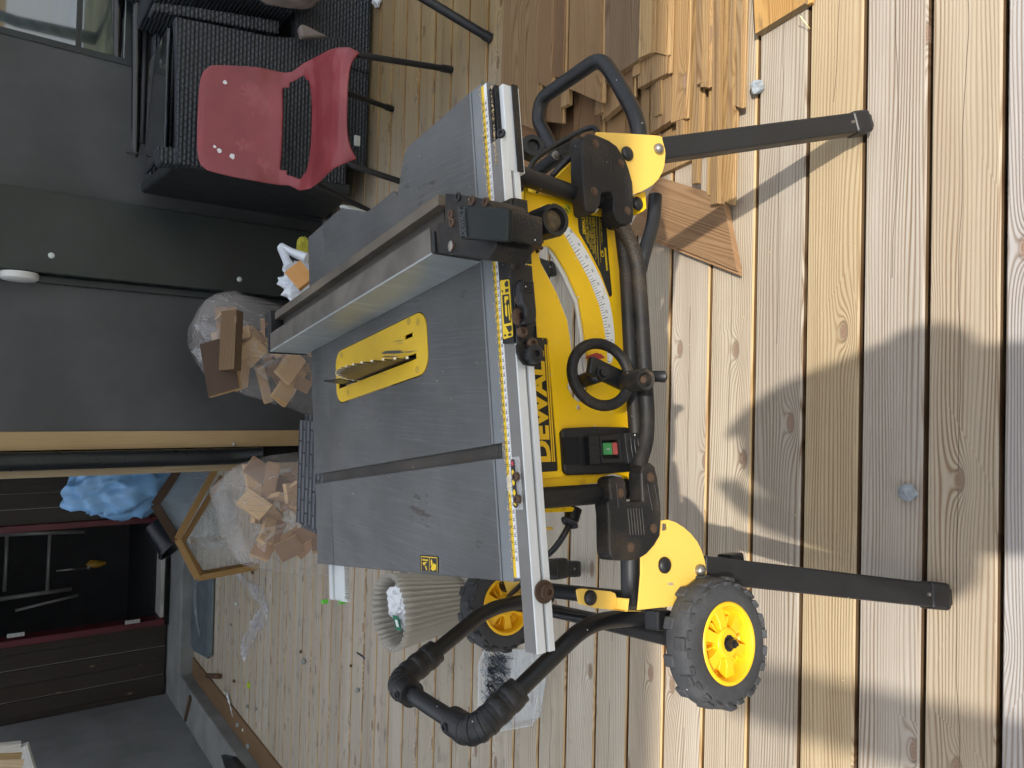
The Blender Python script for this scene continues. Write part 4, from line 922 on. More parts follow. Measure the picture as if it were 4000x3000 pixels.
# dark interior and yellow side panels
bm = nb(); lathe(bm, [(0, .055), (.20, .055), (.22, .04)], (.40, .22, .77), (0, 1, 0), 24); s_('motor', bm, blackp)
bm = nb(); a = PT(2330, 640, .05); prism(bm, [[PT(2236, 628, .05), PT(2300, 640, .05), PT(2300, 720, .05), PT(2236, 745, .05), PT(2130, 740, .05)]], (0, .28, .0)); s_('side_panel', bm, yellow, bev=.001)
bm = nb(); x0_ = PT(2125, 1990, .03).x; prism(bm, [[PT(2060, 1985, .04), PT(2232, 1978, .04), PT(2246, 1985, .04), PT(2238, 1998, .04), PT(2060, 2006, .04)]], (0, .3, 0)); s_('side_panel', bm, yellow, bev=.001)
bm = nb(); prism(bm, [[PT(2120, 2058, .05), PT(2160, 2058, .05), PT(2165, 2063, .05), PT(2160, 2070, .05), PT(2120, 2072, .05)]], (0, .02, 0)); s_('yellow_hook', bm, yellow_clean, bev=.002)
bm = nb(); prism(bm, [[LZ(2030, 2275, .60), LZ(2040, 2350, .52), LZ(1985, 2325, .55), LZ(1965, 2265, .60)]], (.003, 0, 0)); s_('rear_bracket', bm, yellow_clean)
# corner clamps, posts, base tube
TC = -.034
rc = [(2224, 600), (2229, 566), (2245, 546), (2266, 532), (2300, 520), (2330, 525), (2355, 536), (2380, 547), (2410, 568), (2435, 606), (2448, 630), (2460, 665), (2473, 712), (2476, 780), (2477, 842), (2472, 868), (2448, 880), (2427, 876), (2412, 862), (2397, 824), (2396, 812), (2400, 770), (2392, 752), (2372, 748), (2350, 756), (2345, 800), (2330, 826), (2300, 830), (2279, 820), (2266, 800), (2240, 720), (2226, 650)]
lc_ = [(2350, 1892), (2362, 1866), (2400, 1857), (2436, 1864), (2447, 1884), (2452, 1960), (2512, 1956), (2506, 1850), (2512, 1826), (2524, 1810), (2542, 1807), (2560, 1820), (2570, 1862), (2580, 1940), (2586, 2010), (2580, 2095), (2560, 2130), (2530, 2164), (2500, 2183), (2470, 2190), (2420, 2190), (2390, 2186), (2362, 2165), (2350, 2140), (2343, 2060), (2338, 2010), (2322, 1975), (2320, 1960), (2375, 1950)]
def clamp(pts, screws, ribs, xm):
    g = nb(); prism(g, [[PT(max(x, xm-.25*max(0, xm-x)) if x < xm else x, y, TC) for x, y in pts]], (0, .030, 0)); c_ = s_('corner_cover', g, black_dusty, bev=.006, seg=3)
    for X, Y in screws:
        h = nb(); lathe(h, [(-.0002, .0072), (.0006, .0072), (.0006, .0046), (.0016, .0046), (.002, .003)], PT(X, Y, TC), (0, -1, 0), 16); s_('screw', h, rusty, c_)
    h = nb()
    for a, b in ribs: tube(h, [PT(*a, TC+.0005), PT(*b, TC+.0005)], .0016, 8)
    s_('moulded_rib', h, black_dusty, c_, smooth=60); return c_
clamp(rc, ((2327, 561), (2426, 638), (2321, 747), (2451, 823)), [((2350+i*11, 606+i*3), (2356+i*11, 668)) for i in range(5)]+[((2440, 700), (2450, 780)), ((2455, 705), (2463, 790)), ((2312, 620), (2316, 700))], 2292)
clamp(lc_, ((2422, 1926), (2541, 1864), (2553, 2064), (2463, 2138)), [((2452+i*11, 1985), (2462+i*11, 2090)) for i in range(6)]+[((2530, 1890), (2548, 1990)), ((2556, 1890), (2574, 1985)), ((2408, 1890), (2416, 1985))], 2392)
bm = nb(); tube(bm, [PT(2060, 1950, -.004), PT(2376, 1926, -.004), PT(2420, 1920, -.004)], .0150, 18); s_('post', bm, black_dusty, smooth=tsm)
bm = nb(); tube(bm, [PT(1990, 670, -.004), PT(2270, 768, -.004), PT(2390, 790, -.004)], .0140, 18); s_('post', bm, black, smooth=tsm)
bm = nb(); tube(bm, [PT(2400, 780, -.006), PT(2425, 900, -.006), PT(2444, 1050, -.006), PT(2462, 1400, -.006), PT(2482, 1700, -.006), PT(2500, 1880, -.006)], .0105, 16); s_('base_tube', bm, black_dusty, smooth=tsm)
bm = nb(); tube(bm, [PT(2440, 1910, .01), PT(2530, 1915, .01)], .016, 14); s_('base_tube', bm, black_dusty, smooth=tsm)
bm = nb(); tube(bm, [PT(2545, 1470, -.03), PT(2575, 1470, -.05), PT(2596, 1472, -.055), PT(2602, 1472, -.056)], [.009, .009, .0095, .005], 14); s_('depth_knob', bm, blackp, smooth=60)
# big knurled bevel knob
kb, kt = PT(2088, 886, -.010), PT(2172, 858, -.064)
ax = (kt-kb).normalized(); bm = nb(); n_ = 36; Lk = (kt-kb).length
prof = [(-.012, .008), (0, .008), (.0, .0205), (.004, .0232), (Lk-.004, .0242), (Lk, .0222), (Lk-.001, .0172), (Lk-.012, .0160)]
lathe(bm, prof, kb, ax, n_)
for i, v in enumerate(bm.verts):
    r_i = i//n_
    if 3 <= r_i <= 4 and (i % n_) % 3 == 0: c0 = kb+ax*((v.co-kb).dot(ax)); v.co = c0+(v.co-c0)*.90
knob = s_('bevel_knob', bm, blackp, smooth=35)
bm = nb(); lathe(bm, [(Lk-.0125, .0158), (Lk-.0105, .0158), (Lk-.0095, .006)], kb, ax, 18); s_('knob_dust', bm, mat('packed_sawdust', (.12, .085, .045), .9, var=.6, vs=60, bump=.8), knob)
bm = nb(); c0 = PT(2083, 950, .0)
lathe(bm, [(0, .012), (.006, .012)], c0, (0, -1, 0), 14)
for i in range(9):
    a = i*.7; obox(bm, c0+V((math.cos(a)*.013, -.003, math.sin(a)*.013)), (math.cos(a), 0, math.sin(a)), (0, 1, 0), (-math.sin(a), 0, math.cos(a)), .006, .006, .003)
s_('pinion_gear', bm, rusty)
# hand wheel with spoke and crank grip
hc = PT(2347, 1462, -.040); hr = .0475
nrm = V((.10, -.97, .22)).normalized(); e1 = nrm.cross(V((0, 0, 1))).normalized(); e2 = e1.cross(nrm).normalized()
bm = nb(); tube(bm, [hc+e1*hr*math.cos(a)+e2*hr*math.sin(a) for a in [2*math.pi*i/40 for i in range(40)]], .0082, 14, closed=True)
hw_ = s_('hand_wheel', bm, black_dusty, smooth=60)
sa_, sb_ = PT(2298, 1425, -.036), PT(2440, 1492, -.036)
bm = nb(); beam(bm, sa_, sb_, .029, .012, (0, 1, 0)); s_('spoke', bm, black, hw_, bev=.004, seg=3)
g = nb(); lathe(g, [(0, .0115), (.004, .0115), (.004, .0075), (.0085, .007), (.0085, .003)], PT(2352, 1459, -.043), nrm, 6); s_('hub_nut', g, blackp, hw_)
g = nb(); tube(g, [hc+V((0, .0, 0)), hc+V((-.004, .05, 0))], .011, 12); s_('shaft', g, blackp, hw_)
ga, gb = PT(2437, 1492, -.040), PT(2524, 1482, -.098)
ax = (gb-ga).normalized(); Lg = (gb-ga).length; g = nb(); lathe(g, [(0, .0115), (.006, .0150), (Lg-.004, .0165), (Lg, .0150), (Lg-.001, .0105), (Lg-.010, .0095), (Lg-.010, .002)], ga, ax, 24); s_('crank_grip', g, black_dusty, hw_, smooth=40)
g = nb(); lathe(g, [(Lg-.0098, .006), (Lg-.007, .005)], ga, ax, 8); s_('screw', g, rusty, hw_)
bm = nb(); prism(bm, [[PT(x, y, TPN-.012) for x, y in ((2296, 1398), (2300, 1388), (2330, 1378), (2350, 1384), (2364, 1398), (2345, 1402))]], (0, .006, 0)); s_('red_pointer', bm, paint('red_plastic', (.42, .03, .03), .4))
# switch
sw = [(2196, 1690), (2202, 1676), (2215, 1671), (2320, 1666), (2455, 1668), (2465, 1680), (2484, 1820), (2478, 1836), (2462, 1843), (2340, 1852), (2226, 1856), (2212, 1848), (2206, 1836)]
bm = nb(); prism(bm, [[PT(x, y, TPN-.010) for x, y in sw]], (0, .0105, 0)); swp = s_('switch_box', bm, blackp, bev=.004, seg=3)
bm = nb(); box(bm, tuple(min(a, b) for a, b in zip(PT(2208, 1815, TPN-.0115), PT(2260, 1708, TPN-.011)))[:3], tuple(max(a, b) for a, b in zip(PT(2208, 1815, TPN-.0115), PT(2260, 1708, TPN-.009)))); s_('recess', bm, dark_m, swp)  # near-black slab painting the shade of a hollow in the switch
def quad(b, pts, t, th): prism(b, [[PT(x, y, t) for x, y in pts]], (0, th, 0))
bm = nb(); quad(bm, [(2300, 1702), (2342, 1702), (2346, 1812), (2305, 1814)], TPN-.020, .009)
for y in (1736, 1775): quad(bm, [(2298, y), (2344, y), (2344, y+2), (2298, y+2)], TPN-.0212, .002)
s_('hinge', bm, blackp, swp, bev=.003)
bm = nb(); prism(bm, [[PT(x, y, TPN-.022) for x, y in ((2344, 1705), (2440, 1692), (2450, 1700), (2462, 1800), (2452, 1808), (2350, 1808))], [PT(x, y, TPN-.022) for x, y in ((2352, 1722), (2360, 1718), (2412, 1718), (2418, 1724), (2424, 1784), (2418, 1790), (2362, 1792), (2355, 1786))]], (0, .011, 0)); fl_ = s_('paddle', bm, blackp, swp, bev=.0015)
bm = nb(); quad(bm, [(2440, 1692), (2500, 1690), (2508, 1700), (2516, 1790), (2508, 1806), (2456, 1810), (2446, 1750)], TPN-.030, .018)
for k in range(3): tube(bm, [PT(2463+k*14, 1712, TPN-.031), PT(2467+k*14, 1750, TPN-.0325), PT(2473+k*14, 1788, TPN-.031)], .0014, 8)
s_('paddle_tip', bm, blackp, fl_, bev=.004, seg=3)
bm = nb(); quad(bm, [(2356, 1730), (2390, 1729), (2394, 1776), (2360, 1777)], TPN-.016, .004); s_('on_button', bm, paint('green_button', (.06, .30, .09), .45), swp, bev=.001)
bm = nb(); obox(bm, PT(2376, 1754, TPN-.0168), (0, 0, 1), (0, 1, 0), (1, 0, 0), .0060, .0006, .0012); s_('button_mark', bm, white_ink, swp)
bm = nb(); quad(bm, [(2394, 1728), (2414, 1727), (2418, 1775), (2398, 1776)], TPN-.017, .005); s_('off_button', bm, paint('red_button', (.42, .08, .07), .5), swp, bev=.001)
# plug and cable at the lower left, cable loops at the right
bm = nb(); tube(bm, [PT(2243, 1985, .06), PT(2236, 2010, .06), PT(2232, 2035, .06)], [.0125, .0125, .0115], 14); lathe(bm, [(0, .013), (.003, .0150), (.007, .011)], PT(2228, 2036, .06), (PT(2215, 2060, .06)-PT(2228, 2036, .06)), 16); s_('cable_gland', bm, blackp, smooth=50)
bm = nb(); tube(bm, [PT(2228, 2040, .06), PT(2206, 2085, .06), PT(2170, 2140, .08), PT(2120, 2185, .12), PT(2060, 2260, .3), PT(1985, 2332, .45)], .0048, 10, bend=.03); s_('power_cable', bm, blackp, smooth=60)
bm = nb(); tube(bm, [PT(2335, 520, .04), PT(2325, 498, .06), PT(2290, 502, .08), PT(2180, 560, .10), PT(2085, 625, .10), PT(2060, 680, .10), PT(2050, 740, .12)], .0050, 10, bend=.03)
tube(bm, [PT(2235, 612, .02), PT(2190, 650, .03), PT(2140, 705, .05), PT(2100, 760, .08)], .0050, 10, bend=.03); s_('power_cable', bm, blackp, smooth=60)
bm = nb(); c0 = LZ(2046, 606, .60); lathe(bm, [(0, .023), (.02, .024), (.024, .0215), (.024, .0125), (.016, .0115), (.015, .003)], c0-V((0, .02, 0)), (0, -1, .35), 30); s_('end_cap', bm, blackp, smooth=40)
# ================================================================= PLANK PILE
def planks():
    rows = [  # end corners (left, right in the photo), underside level, thickness, extra length, tint
     (((1952, 454), (2097, 509)), .085, .022, 1.3, (.30, .21, .12)),
     (((2094, 318), (2152, 350)), .088, .020, 1.3, (.27, .18, .10)),
     (((2152, 300), (2200, 300)), .086, .018, 1.3, (.22, .14, .08)),
     (((2222, 346), (2345, 400)), .078, .022, 1.25, (.33, .225, .125)),
     (((2345, 330), (2493, 232)), .070, .022, 1.2, (.22, .165, .11)),
     (((2493, 228), (2541, 205)), .074, .018, 1.2, (.52, .38, .20)),
     (((2541, 200), (2600, 215)), .062, .018, 1.2, (.44, .30, .15)),
     (((2350, 470), (2432, 400)), .050, .020, 1.2, (.36, .25, .14)),
     (((2432, 395), (2470, 380)), .052, .016, 1.2, (.25, .17, .10)),
     (((2490, 345), (2605, 285)), .054, .020, 1.2, (.38, .27, .15)),
     (((2540, 520), (2620, 470)), .034, .020, 1.2, (.36, .26, .15)),
     (((2620, 480), (2672, 462)), .040, .018, 1.2, (.50, .34, .17)),
     (((2672, 520), (2730, 560)), .022, .018, 1.2, (.52, .36, .17)),
     (((2735, 340), (2760, 340)), .036, .022, 1.2, (.56, .40, .21)),
     (((2760, 760), (2800, 775)), .016, .018, 1.3, (.54, .38, .18)),
     (((2800, 770), (2852, 800)), .010, .020, 1.3, (.58, .41, .20)),
     (((2846, 404), (2890, 420)), .016, .022, 1.1, (.45, .34, .20)),
     (((2240, 520), (2345, 560)), .030, .020, 1.2, (.20, .125, .065)),
     (((2345, 540), (2440, 520)), .014, .020, 1.2, (.33, .22, .115)),
     (((2105, 470), (2190, 480)), .060, .020, 1.2, (.21, .14, .08)),
     (((2440, 640), (2560, 655)), .012, .018, 1.2, (.27, .18, .10)),
     (((2190, 640), (2260, 650)), .010, .018, 1.1, (.17, .105, .06)),
     (((2560, 690), (2755, 600)), .001, .018, 1.1, (.36, .25, .13)),
     (((2100, 560), (2190, 560)), .010, .018, 1.1, (.15, .10, .06))]
    lab = ['widest brown plank at the back edge of the pile, with oblique end', 'narrow brown plank end just right of the widest back plank', 'thin dark brown strip between two plank ends at the pile back', 'plank with long oblique pointed end, inside the black carry loop', 'dark weathered top plank with cut end beyond the black loop', 'pale strip plank lying on the top of the pile', 'orange toned strip plank beside the pale strip on the pile', 'brown plank end poking out under the dark weathered plank', 'dark narrow strip wedged between middle layer planks', 'second layer plank with stepped cut end, mid pile', 'wide light brown plank ending close to the yellow bracket', 'yellowish strip plank on the near side of the wide plank', 'pale yellow plank with blunt end low on the pile', 'narrowest bright yellow strip standing on the near side', 'longest yellow plank passing just above the stand leg', 'bright yellow plank next to the longest one, under the stand leg', 'short weathered outermost plank lying flat on the deck', 'dark reddish plank seen through the black carry loop', 'brown plank in the pile shade beside the loop end', 'shaded brown plank tucked below the widest plank', 'low brown plank partly under the yellow bracket', 'almost black brown plank deep in the gap of the pile', 'bottom plank with slanted end just above the diagonal loose plank', 'darkest plank at the bottom behind the silver rail end']
    random.seed(31)
    for i, ((e0, e1), zb, th, ln, tint) in enumerate(rows):
        z = zb+th; a = PZ(*e0, z); b = PZ(*e1, z)
        if a.y < b.y: a, b = b, a
        d = V((1, random.uniform(-.02, .02), 0)); n_ = V((0, 1, 0))
        xe = max(a.x, b.x)+ln
        c = V((xe, b.y+(xe-b.x)*d.y, z)); e = V((xe, a.y+(xe-a.x)*d.y, z))
        bm = nb(); layers(bm)
        tl = zb > .02 or th < .019
        kk_ = (.66 if i in (13, 14, 15, 16, 12, 11) else .85); tint = (tint[0]*kk_*.98, tint[1]*kk_*.92, tint[2]*kk_*.82); rim_t = (.46, .31, .15)  # tint lowered further on sunlit planks than on shaded ones
        board(bm, (a, e, c, b), th, tint, tuple(x*.55+y*.4 for x, y in zip(rim_t, tint)))
        if True:     # tongue along the near side
            q0 = b+V((0, -.008, -th*.35)); q1 = c+V((0, -.008, -th*.35)); board(bm, (b+V((0, 0.001, -th*.35)), c+V((0, .001, -th*.35)), q1, q0), th*.35, rim_t)
        tag(obj('plank', bm, plank_m, bev=.0008), lab[i], 'plank', 'planks in the pile behind the right leg')
    # supports so that nothing floats
    for k, (X, Y) in enumerate(((1.75, .95), (1.15, 1.05))):
        bm = nb(); layers(bm); x = (1.75, 1.28)[k]
        pass
planks()
random.seed(64)
for i, (X, Y, zb, wd) in enumerate(((2190, 420, .075, .035), (2325, 450, .062, .03), (2470, 300, .064, .025), (2555, 455, .046, .022), (2640, 560, .040, .020), (2700, 720, .030, .018), (2722, 330, .044, .016), (2775, 800, .034, .020), (2838, 560, .030, .014), (2660, 610, .012, .03), (2500, 560, .030, .03), (2385, 610, .016, .04))):
    a = PZ(X, Y, zb+.016); bm = nb(); layers(bm); k = random.uniform(.6, 1.0); dy = random.uniform(-.015, .015)
    tint = (.40*k, .265*k, .13*k)
    board(bm, (a, a+V((1.25, dy, 0)), a+V((1.25, dy-wd, 0)), a+V((0, -wd, 0))), .016, tint, (.44, .30, .14))
    tag(obj('plank', bm, plank_m, bev=.0008), ['narrow strip in the gap beside the widest back plank', 'thin strip by the pointed plank inside the carry loop', 'strip below the pale strip plank on top of the pile', 'thin strip beside the second layer stepped plank', 'thin strip between the wide light plank and the yellow ones', 'slim sunlit strip behind the blunt pale yellow plank', 'slimmest sunlit strip ending near the top edge of the photo', 'sunlit strip on the long yellow plank', 'sunlit strip nearest the short weathered outermost plank', 'low strip touching the upper side of the stand leg', 'strip beside the yellow bracket under the middle layer', 'short dark strip end seen through the carry loop'][i], 'plank', 'planks in the pile behind the right leg')
def flatq(name, pts, z, th, tint, label, cat='plank', grp=None, zs=None, groove=True, m=None, side=None):
    bm = nb(); P = [PZ(x, y, z if zs is None else zs[i]) for i, (x, y) in enumerate(pts)]
    board(bm, P, th, tint, side or tuple(min(1, x*1.5) for x in tint))
    if groove:
        d = (P[3]-P[0]); 
        n_ = d.normalized()*.010
        board(bm, (P[3]+V((0, 0, -th*.4)), P[2]+V((0, 0, -th*.4)), P[2]+n_+V((0, 0, -th*.4)), P[3]+n_+V((0, 0, -th*.4))), th*.45, tuple(min(1, x*1.6) for x in tint))
    return tag(obj(name, bm, m or plank_m, bev=.0008), label, cat, grp)
flatq('plank', [(2822, 768), (2570, 690), (2455, 895), (2880, 1060)], .030, .020, (.27, .165, .085), 'loose reddish brown plank lying diagonally under the saw, slanted cut end', groove=True)
flatq('plank', [(2120, 500), (2010, 460), (2005, 680), (2235, 700)], .060, .020, (.30, .17, .08), 'brown plank showing its face between the silver rail and the black loop', groove=False)
flatq('plank', [(2950, 132), (2930, -260), (3190, -420), (3145, 12)], .024, .022, (.46, .27, .09), 'bright orange board with stepped sawn end at the top right corner', side=(.30, .22, .12))
def lump(name, c, r, m, label, cat, seed=0, sq=(1, 1, .8), sub=2, nz=.35, grp=None):
    bm = nb(); bmesh.ops.create_icosphere(bm, subdivisions=sub, radius=r)
    for v in bm.verts:
        k = 1+nz*noise.noise(v.co/r*1.3+V((seed*3.1, seed, 0))); v.co = V((v.co.x*sq[0], v.co.y*sq[1], v.co.z*sq[2]))*k
    zmin = min(v.co.z for v in bm.verts)
    bm.transform(Matrix.Translation(V(c)+V((0, 0, -zmin-r*.12)))); return tag(obj(name, bm, m), label, cat, grp)
stone_m = mat('grey_stone', (.28, .31, .33), .8, var=.35, vs=40, bump=.8, bs=120)
lump('stone', PZ(2970, 345, 0), .0155, stone_m, 'small grey stone on the sunlit deck near the plank pile', 'stone', 1, (1.2, 1, .9))
lump('stone', PZ(3560, 1925, 0), .0165, stone_m, 'larger grey stone in the shadow on the deck, between the two front feet', 'stone', 4, (1, 1.1, .9))
flatq('wood_splinter', [(3125, 65), (3122, 62), (3158, 112), (3163, 114)], .012, .002, (.8, .66, .35), 'pale yellow splinter beside the orange board at the top right', 'splinter', groove=False, zs=[.03, .03, .004, .004])
# ================================================================= OBJECTS AT THE LEFT
# beige ribbed paper bin
c0 = PZ(1800, 2345, 0); c0 = V((c0.x, c0.y, 0)); tz = .292
bin_m = mat('beige_plastic', (.36, .335, .285), .5, var=.05, vs=3)
bn_ = thing('waste_bin', c0, 'beige ribbed plastic waste bin full of rubbish, left of the table saw', 'waste bin')
bm = nb(); NN = 38*6; rings = []
ct = PZ(1513, 2352, tz); ct = V((c0.x*.35+ct.x*.65, c0.y*.3+ct.y*.7, 0))
for k in range(9):
    f = k/8; z = .012+f*(tz-.012); R0 = .086+(.126-.086)*f; cc = c0.lerp(ct, f*.0)
    rings.append([bm.verts.new((cc.x+(R0+.0064*math.cos(a*38))*math.cos(a), cc.y+(R0+.0064*math.cos(a*38))*math.sin(a), z)) for a in [2*math.pi*i/NN for i in range(NN)]])
for k in range(8):
    for i in range(NN): bm.faces.new((rings[k][i], rings[k][(i+1) % NN], rings[k+1][(i+1) % NN], rings[k+1][i]))
bmesh.ops.recalc_face_normals(bm, faces=bm.faces[:])
o = obj('shell', bm, bin_m, bn_, smooth=60); sm_ = o.modifiers.new('solid', 'SOLIDIFY'); sm_.thickness = .002
bm = nb(); lathe(bm, [(0, .100), (.004, .106), (.014, .106), (.014, .086)], c0, (0, 0, 1), 48); obj('base', bm, bin_m, bn_, smooth=40)
# rubbish: crumpled white paper, green print
def crumple(name, c, r, m, label, cat, seed, sq=(1, 1, .7), grp=None, par=None, sub=4):
    bm = nb(); bmesh.ops.create_icosphere(bm, subdivisions=sub, radius=1)
    for v in bm.verts:
        q = v.co.copy(); n1 = noise.noise(q*1.6+V((seed, 2*seed, 0))); n2 = abs(noise.noise(q*3.6+V((seed, 0, 7)))); n3 = abs(noise.noise(q*8+V((0, seed, 7))))
        v.co = q*r*(1+.35*n1-.5*n2-.16*n3); v.co = V((v.co.x*sq[0], v.co.y*sq[1], v.co.z*sq[2]))
    bm.transform(Matrix.Translation(V(c))); return tag(obj(name, bm, m, smooth=30), label, cat, grp)
paper_m = mat('white_paper', (.72, .74, .76), .6, var=.05)
crumple('crumpled_paper', c0+V((.02, .0, .225)), .09, paper_m, 'crumpled white paper with green mark inside the beige bin', 'paper', 3, (1.0, .9, .7))
crumple('grey_rag', c0+V((.06, .06, .20)), .06, mat('grey_rag', (.30, .29, .29), .8), 'grey crumpled rag behind the white paper in the beige bin', 'rag', 6)
bm = nb(); p = c0+V((-.03, -.035, .275)); 
obox(bm, p, (1, .2, .2), (0, 1, .3), (0, -.3, 1), .05, .028, .002); obox(bm, p+V((.0, -.004, .0025)), (1, .2, .2), (0, 1, .3), (0, -.3, 1), .024, .012, .002, 1)
tag(obj('green_packet', bm, [paint('dark_green_print', (.01, .16, .08)), white_ink]), 'dark green and white packet corner on the rubbish in the bin', 'packet')
# clear box of nails
nbx = PZ(1965, 2715, 0)
boxm = paint('clear_box_plastic', (.78, .84, .88), .3)
boxm.node_tree.nodes['Principled BSDF'].inputs['Alpha'].default_value = .22
nt_ = thing('nail_box', nbx, 'clear plastic box with black nails, on the deck behind the handle', 'plastic box')
P4 = [PZ(1870, 2600, .05), PZ(1868, 2790, .05), PZ(1935, 2855, .05), PZ(2075, 2830, .05), PZ(2120, 2560, .05), PZ(1900, 2520, .05)]
cc = sum(P4, V())/6
bm = nb(); lo = [bm.verts.new((cc.x+(p.x-cc.x)*.9, cc.y+(p.y-cc.y)*.9, .002)) for p in P4]; hi = [bm.verts.new(p) for p in P4]; hi2 = [bm.verts.new(cc+(p-cc)*1.04) for p in P4]
bm.faces.new(lo[::-1])
for i in range(6):
    bm.faces.new((lo[i], lo[(i+1) % 6], hi[(i+1) % 6], hi[i])); bm.faces.new((hi[i], hi[(i+1) % 6], hi2[(i+1) % 6], hi2[i]))
o = obj('tub', bm, boxm, nt_, bev=.006, seg=3); m_ = o.modifiers.new('solid', 'SOLIDIFY'); m_.thickness = .0015
bm = nb(); a, b = cc.lerp(P4[0].lerp(P4[5], .5), .85), cc.lerp(P4[2], .9); a = PZ(2010, 2545, .04); b = PZ(1955, 2850, .04); prism(bm, [[a, b, b-V((0, 0, .036)), a-V((0, 0, .036))]], (.002, 0, 0)); obj('divider', bm, boxm, nt_)
random.seed(5); bm = nb(); nm = mat('dark_nails', (.10, .11, .13), .35, metal=.8, var=.3)
n_a, n_b = PZ(1930, 2600, .01), PZ(1935, 2760, .01)
for i in range(130):
    f = random.random(); c = PZ(1948+random.uniform(-38, 44), 2560+f*215, 0)+V((0, 0, .006+.016*random.random())); a = random.gauss(1.35, .45); L_ = .029; d = V((math.cos(a), math.sin(a), random.uniform(-.2, .25))).normalized()
    tube(bm, [c-d*L_, c+d*L_], .0014, 5); lathe(bm, [(0, .0032), (.0012, .0032)], c+d*L_, d, 7)
tag(obj('nails', bm, nm), 'heap of dark steel nails lying in the clear plastic box', 'nails', kind='stuff')
# rattan stool behind the table
rat = weave('black_rattan', (.010, .012, .016), (.058, .066, .080), 38, 64)
rat2 = weave('black_rattan_wide', (.012, .014, .018), (.13, .14, .155), 11, 26)
st2 = thing('rattan_stool', (-.31, 2.8, 0), 'black rattan stool directly behind the table saw', 'stool')
bm = nb(); box(bm, (-.526, 2.40, .06), (-.080, 2.87, .42)); bmesh.ops.bevel(bm, geom=bm.edges[:], offset=.022, segments=4, affect='EDGES'); boxuv(bm); obj('woven_body', bm, rat2, st2, smooth=50)
for x in (-.50, -.12):
    for y in (2.44, 2.83): bm = nb(); tube(bm, [(x, y, .0), (x, y, .08)], .016, 10); obj('leg', bm, blackp, st2)
# plastic bags full of offcuts
bagm = film('clear_bag_film', (.84, .80, .78), .09, .20, 2.4, .6); bag_thin = film('crumpled_clear_film', (.80, .82, .88), .16, .15, 9, .6)
def bag(name, sil, y, ry, label, seed, yb=None):
    """sil: [(z, xL, xR)] from the bottom up"""
    bm = nb(); n_ = 56; rings = []; Z0, Z1 = sil[0][0], sil[-1][0]; K = 30
    for k in range(K+1):
        z = Z0+(Z1-Z0)*k/K
        for i in range(len(sil)-1):
            if sil[i][0] <= z <= sil[i+1][0]+1e-6: break
        f = (z-sil[i][0])/(sil[i+1][0]-sil[i][0]); xl_ = sil[i][1]+(sil[i+1][1]-sil[i][1])*f; xr_ = sil[i][2]+(sil[i+1][2]-sil[i][2])*f
        cx, rx = (xl_+xr_)/2, (xr_-xl_)/2; rg = []
        for j in range(n_):
            a = 2*math.pi*j/n_; d = V((math.cos(a), math.sin(a), 0)); q = V((d.x*rx*6, d.y*ry*6, z*5))
            w_ = 1+.10*noise.noise(q*.6+V((seed, 0, 0)))-.10*abs(noise.noise(q*1.3+V((0, seed, 0))))-.06*abs(noise.noise(V((a*7, z*4, seed))))
            ryy = ry*(.35+.65*math.sin(math.pi*min(1, max(0.05, .12+.80*k/K)))) 
            rg.append(bm.verts.new((cx+d.x*rx*w_, y+d.y*ryy*w_, z+.012*noise.noise(q+V((9, seed, 3))))))
        rings.append(rg)
    for k in range(K):
        for j in range(n_): bm.faces.new((rings[k][j], rings[k][(j+1) % n_], rings[k+1][(j+1) % n_], rings[k+1][j]))
    bm.faces.new(rings[0][::-1]); bm.faces.new(rings[-1])
    return tag(obj(name, bm, bagm, smooth=75), label, 'plastic bag')
def offcuts(n, cx, cy, cz, sx, sy, sz, seed, label, grp):
    random.seed(seed)
    for i in range(n):
        c = V((cx+random.uniform(-sx, sx), cy+random.uniform(-sy, sy), cz+random.uniform(-sz, sz)))
        a = random.uniform(0, 3.14); tl = random.uniform(-.9, .9); ln = random.uniform(.13, .30); wd = random.choice((.04, .06, .09)); th = .021
        d = V((math.cos(a)*math.cos(tl), math.sin(a)*math.cos(tl)*.5, math.sin(tl))); tt = random.choice(((.50, .30, .16), (.34, .20, .11), (.62, .42, .22), (.28, .17, .10), (.56, .34, .2)))
        bm = nb(); layers(bm); tb(bm, c-d*ln/2, c+d*ln/2, wd, th, tt, up=(random.uniform(-.4, .4), -1, random.uniform(-.3, .5)), side=(.62, .42, .22))
        tag(obj('offcut', bm, pine_m), label, 'offcut', grp)
b1 = [(0, .0, .40), (.06, -.10, .42), (.16, -.09, .42), (.28, -.06, .42), (.42, -.03, .45), (.52, -.01, .46), (.60, .02, .44), (.66, .10, .40), (.69, .16, .32)]
bag('plastic_bag', b1, 3.46, .20, 'clear bag of wood offcuts leaning on the dark grey wall, boards on top', 3)
offcuts(26, .19, 3.46, .31, .15, .10, .24, 11, 'wood offcut inside the clear bag by the dark grey wall', 'wood offcuts inside the bag at the dark grey wall')
b2 = [(0, -.86, -.30), (.08, -.90, -.28), (.20, -.87, -.27), (.32, -.83, -.28), (.42, -.79, -.30), (.48, -.76, -.32), (.54, -.66, -.37), (.58, -.50, -.42)]
bag('plastic_bag', b2, 3.42, .22, 'bulging clear bag of wood offcuts in front of the downpipe, behind the stool', 8)
offcuts(30, -.57, 3.43, .24, .17, .11, .17, 23, 'wood offcut inside the clear bag in front of the downpipe', 'wood offcuts inside the bag in front of the downpipe')
for i, (sx, sz, rot) in enumerate(((.03, .70, .5), (-.04, .66, -.6), (.12, .72, 0))):
    pass
bm = nb(); layers(bm); a = PY(845, 1330, 3.30); b = PY(880, 1535, 3.22); tb(bm, a, b, .14, .022, (.085, .055, .035), up=(.1, -.75, .65), side=(.55, .36, .17)); tag(obj('offcut', bm, pine_m), 'wide dark brown board piece with pale sawn end, on the bag at the wall', 'offcut')
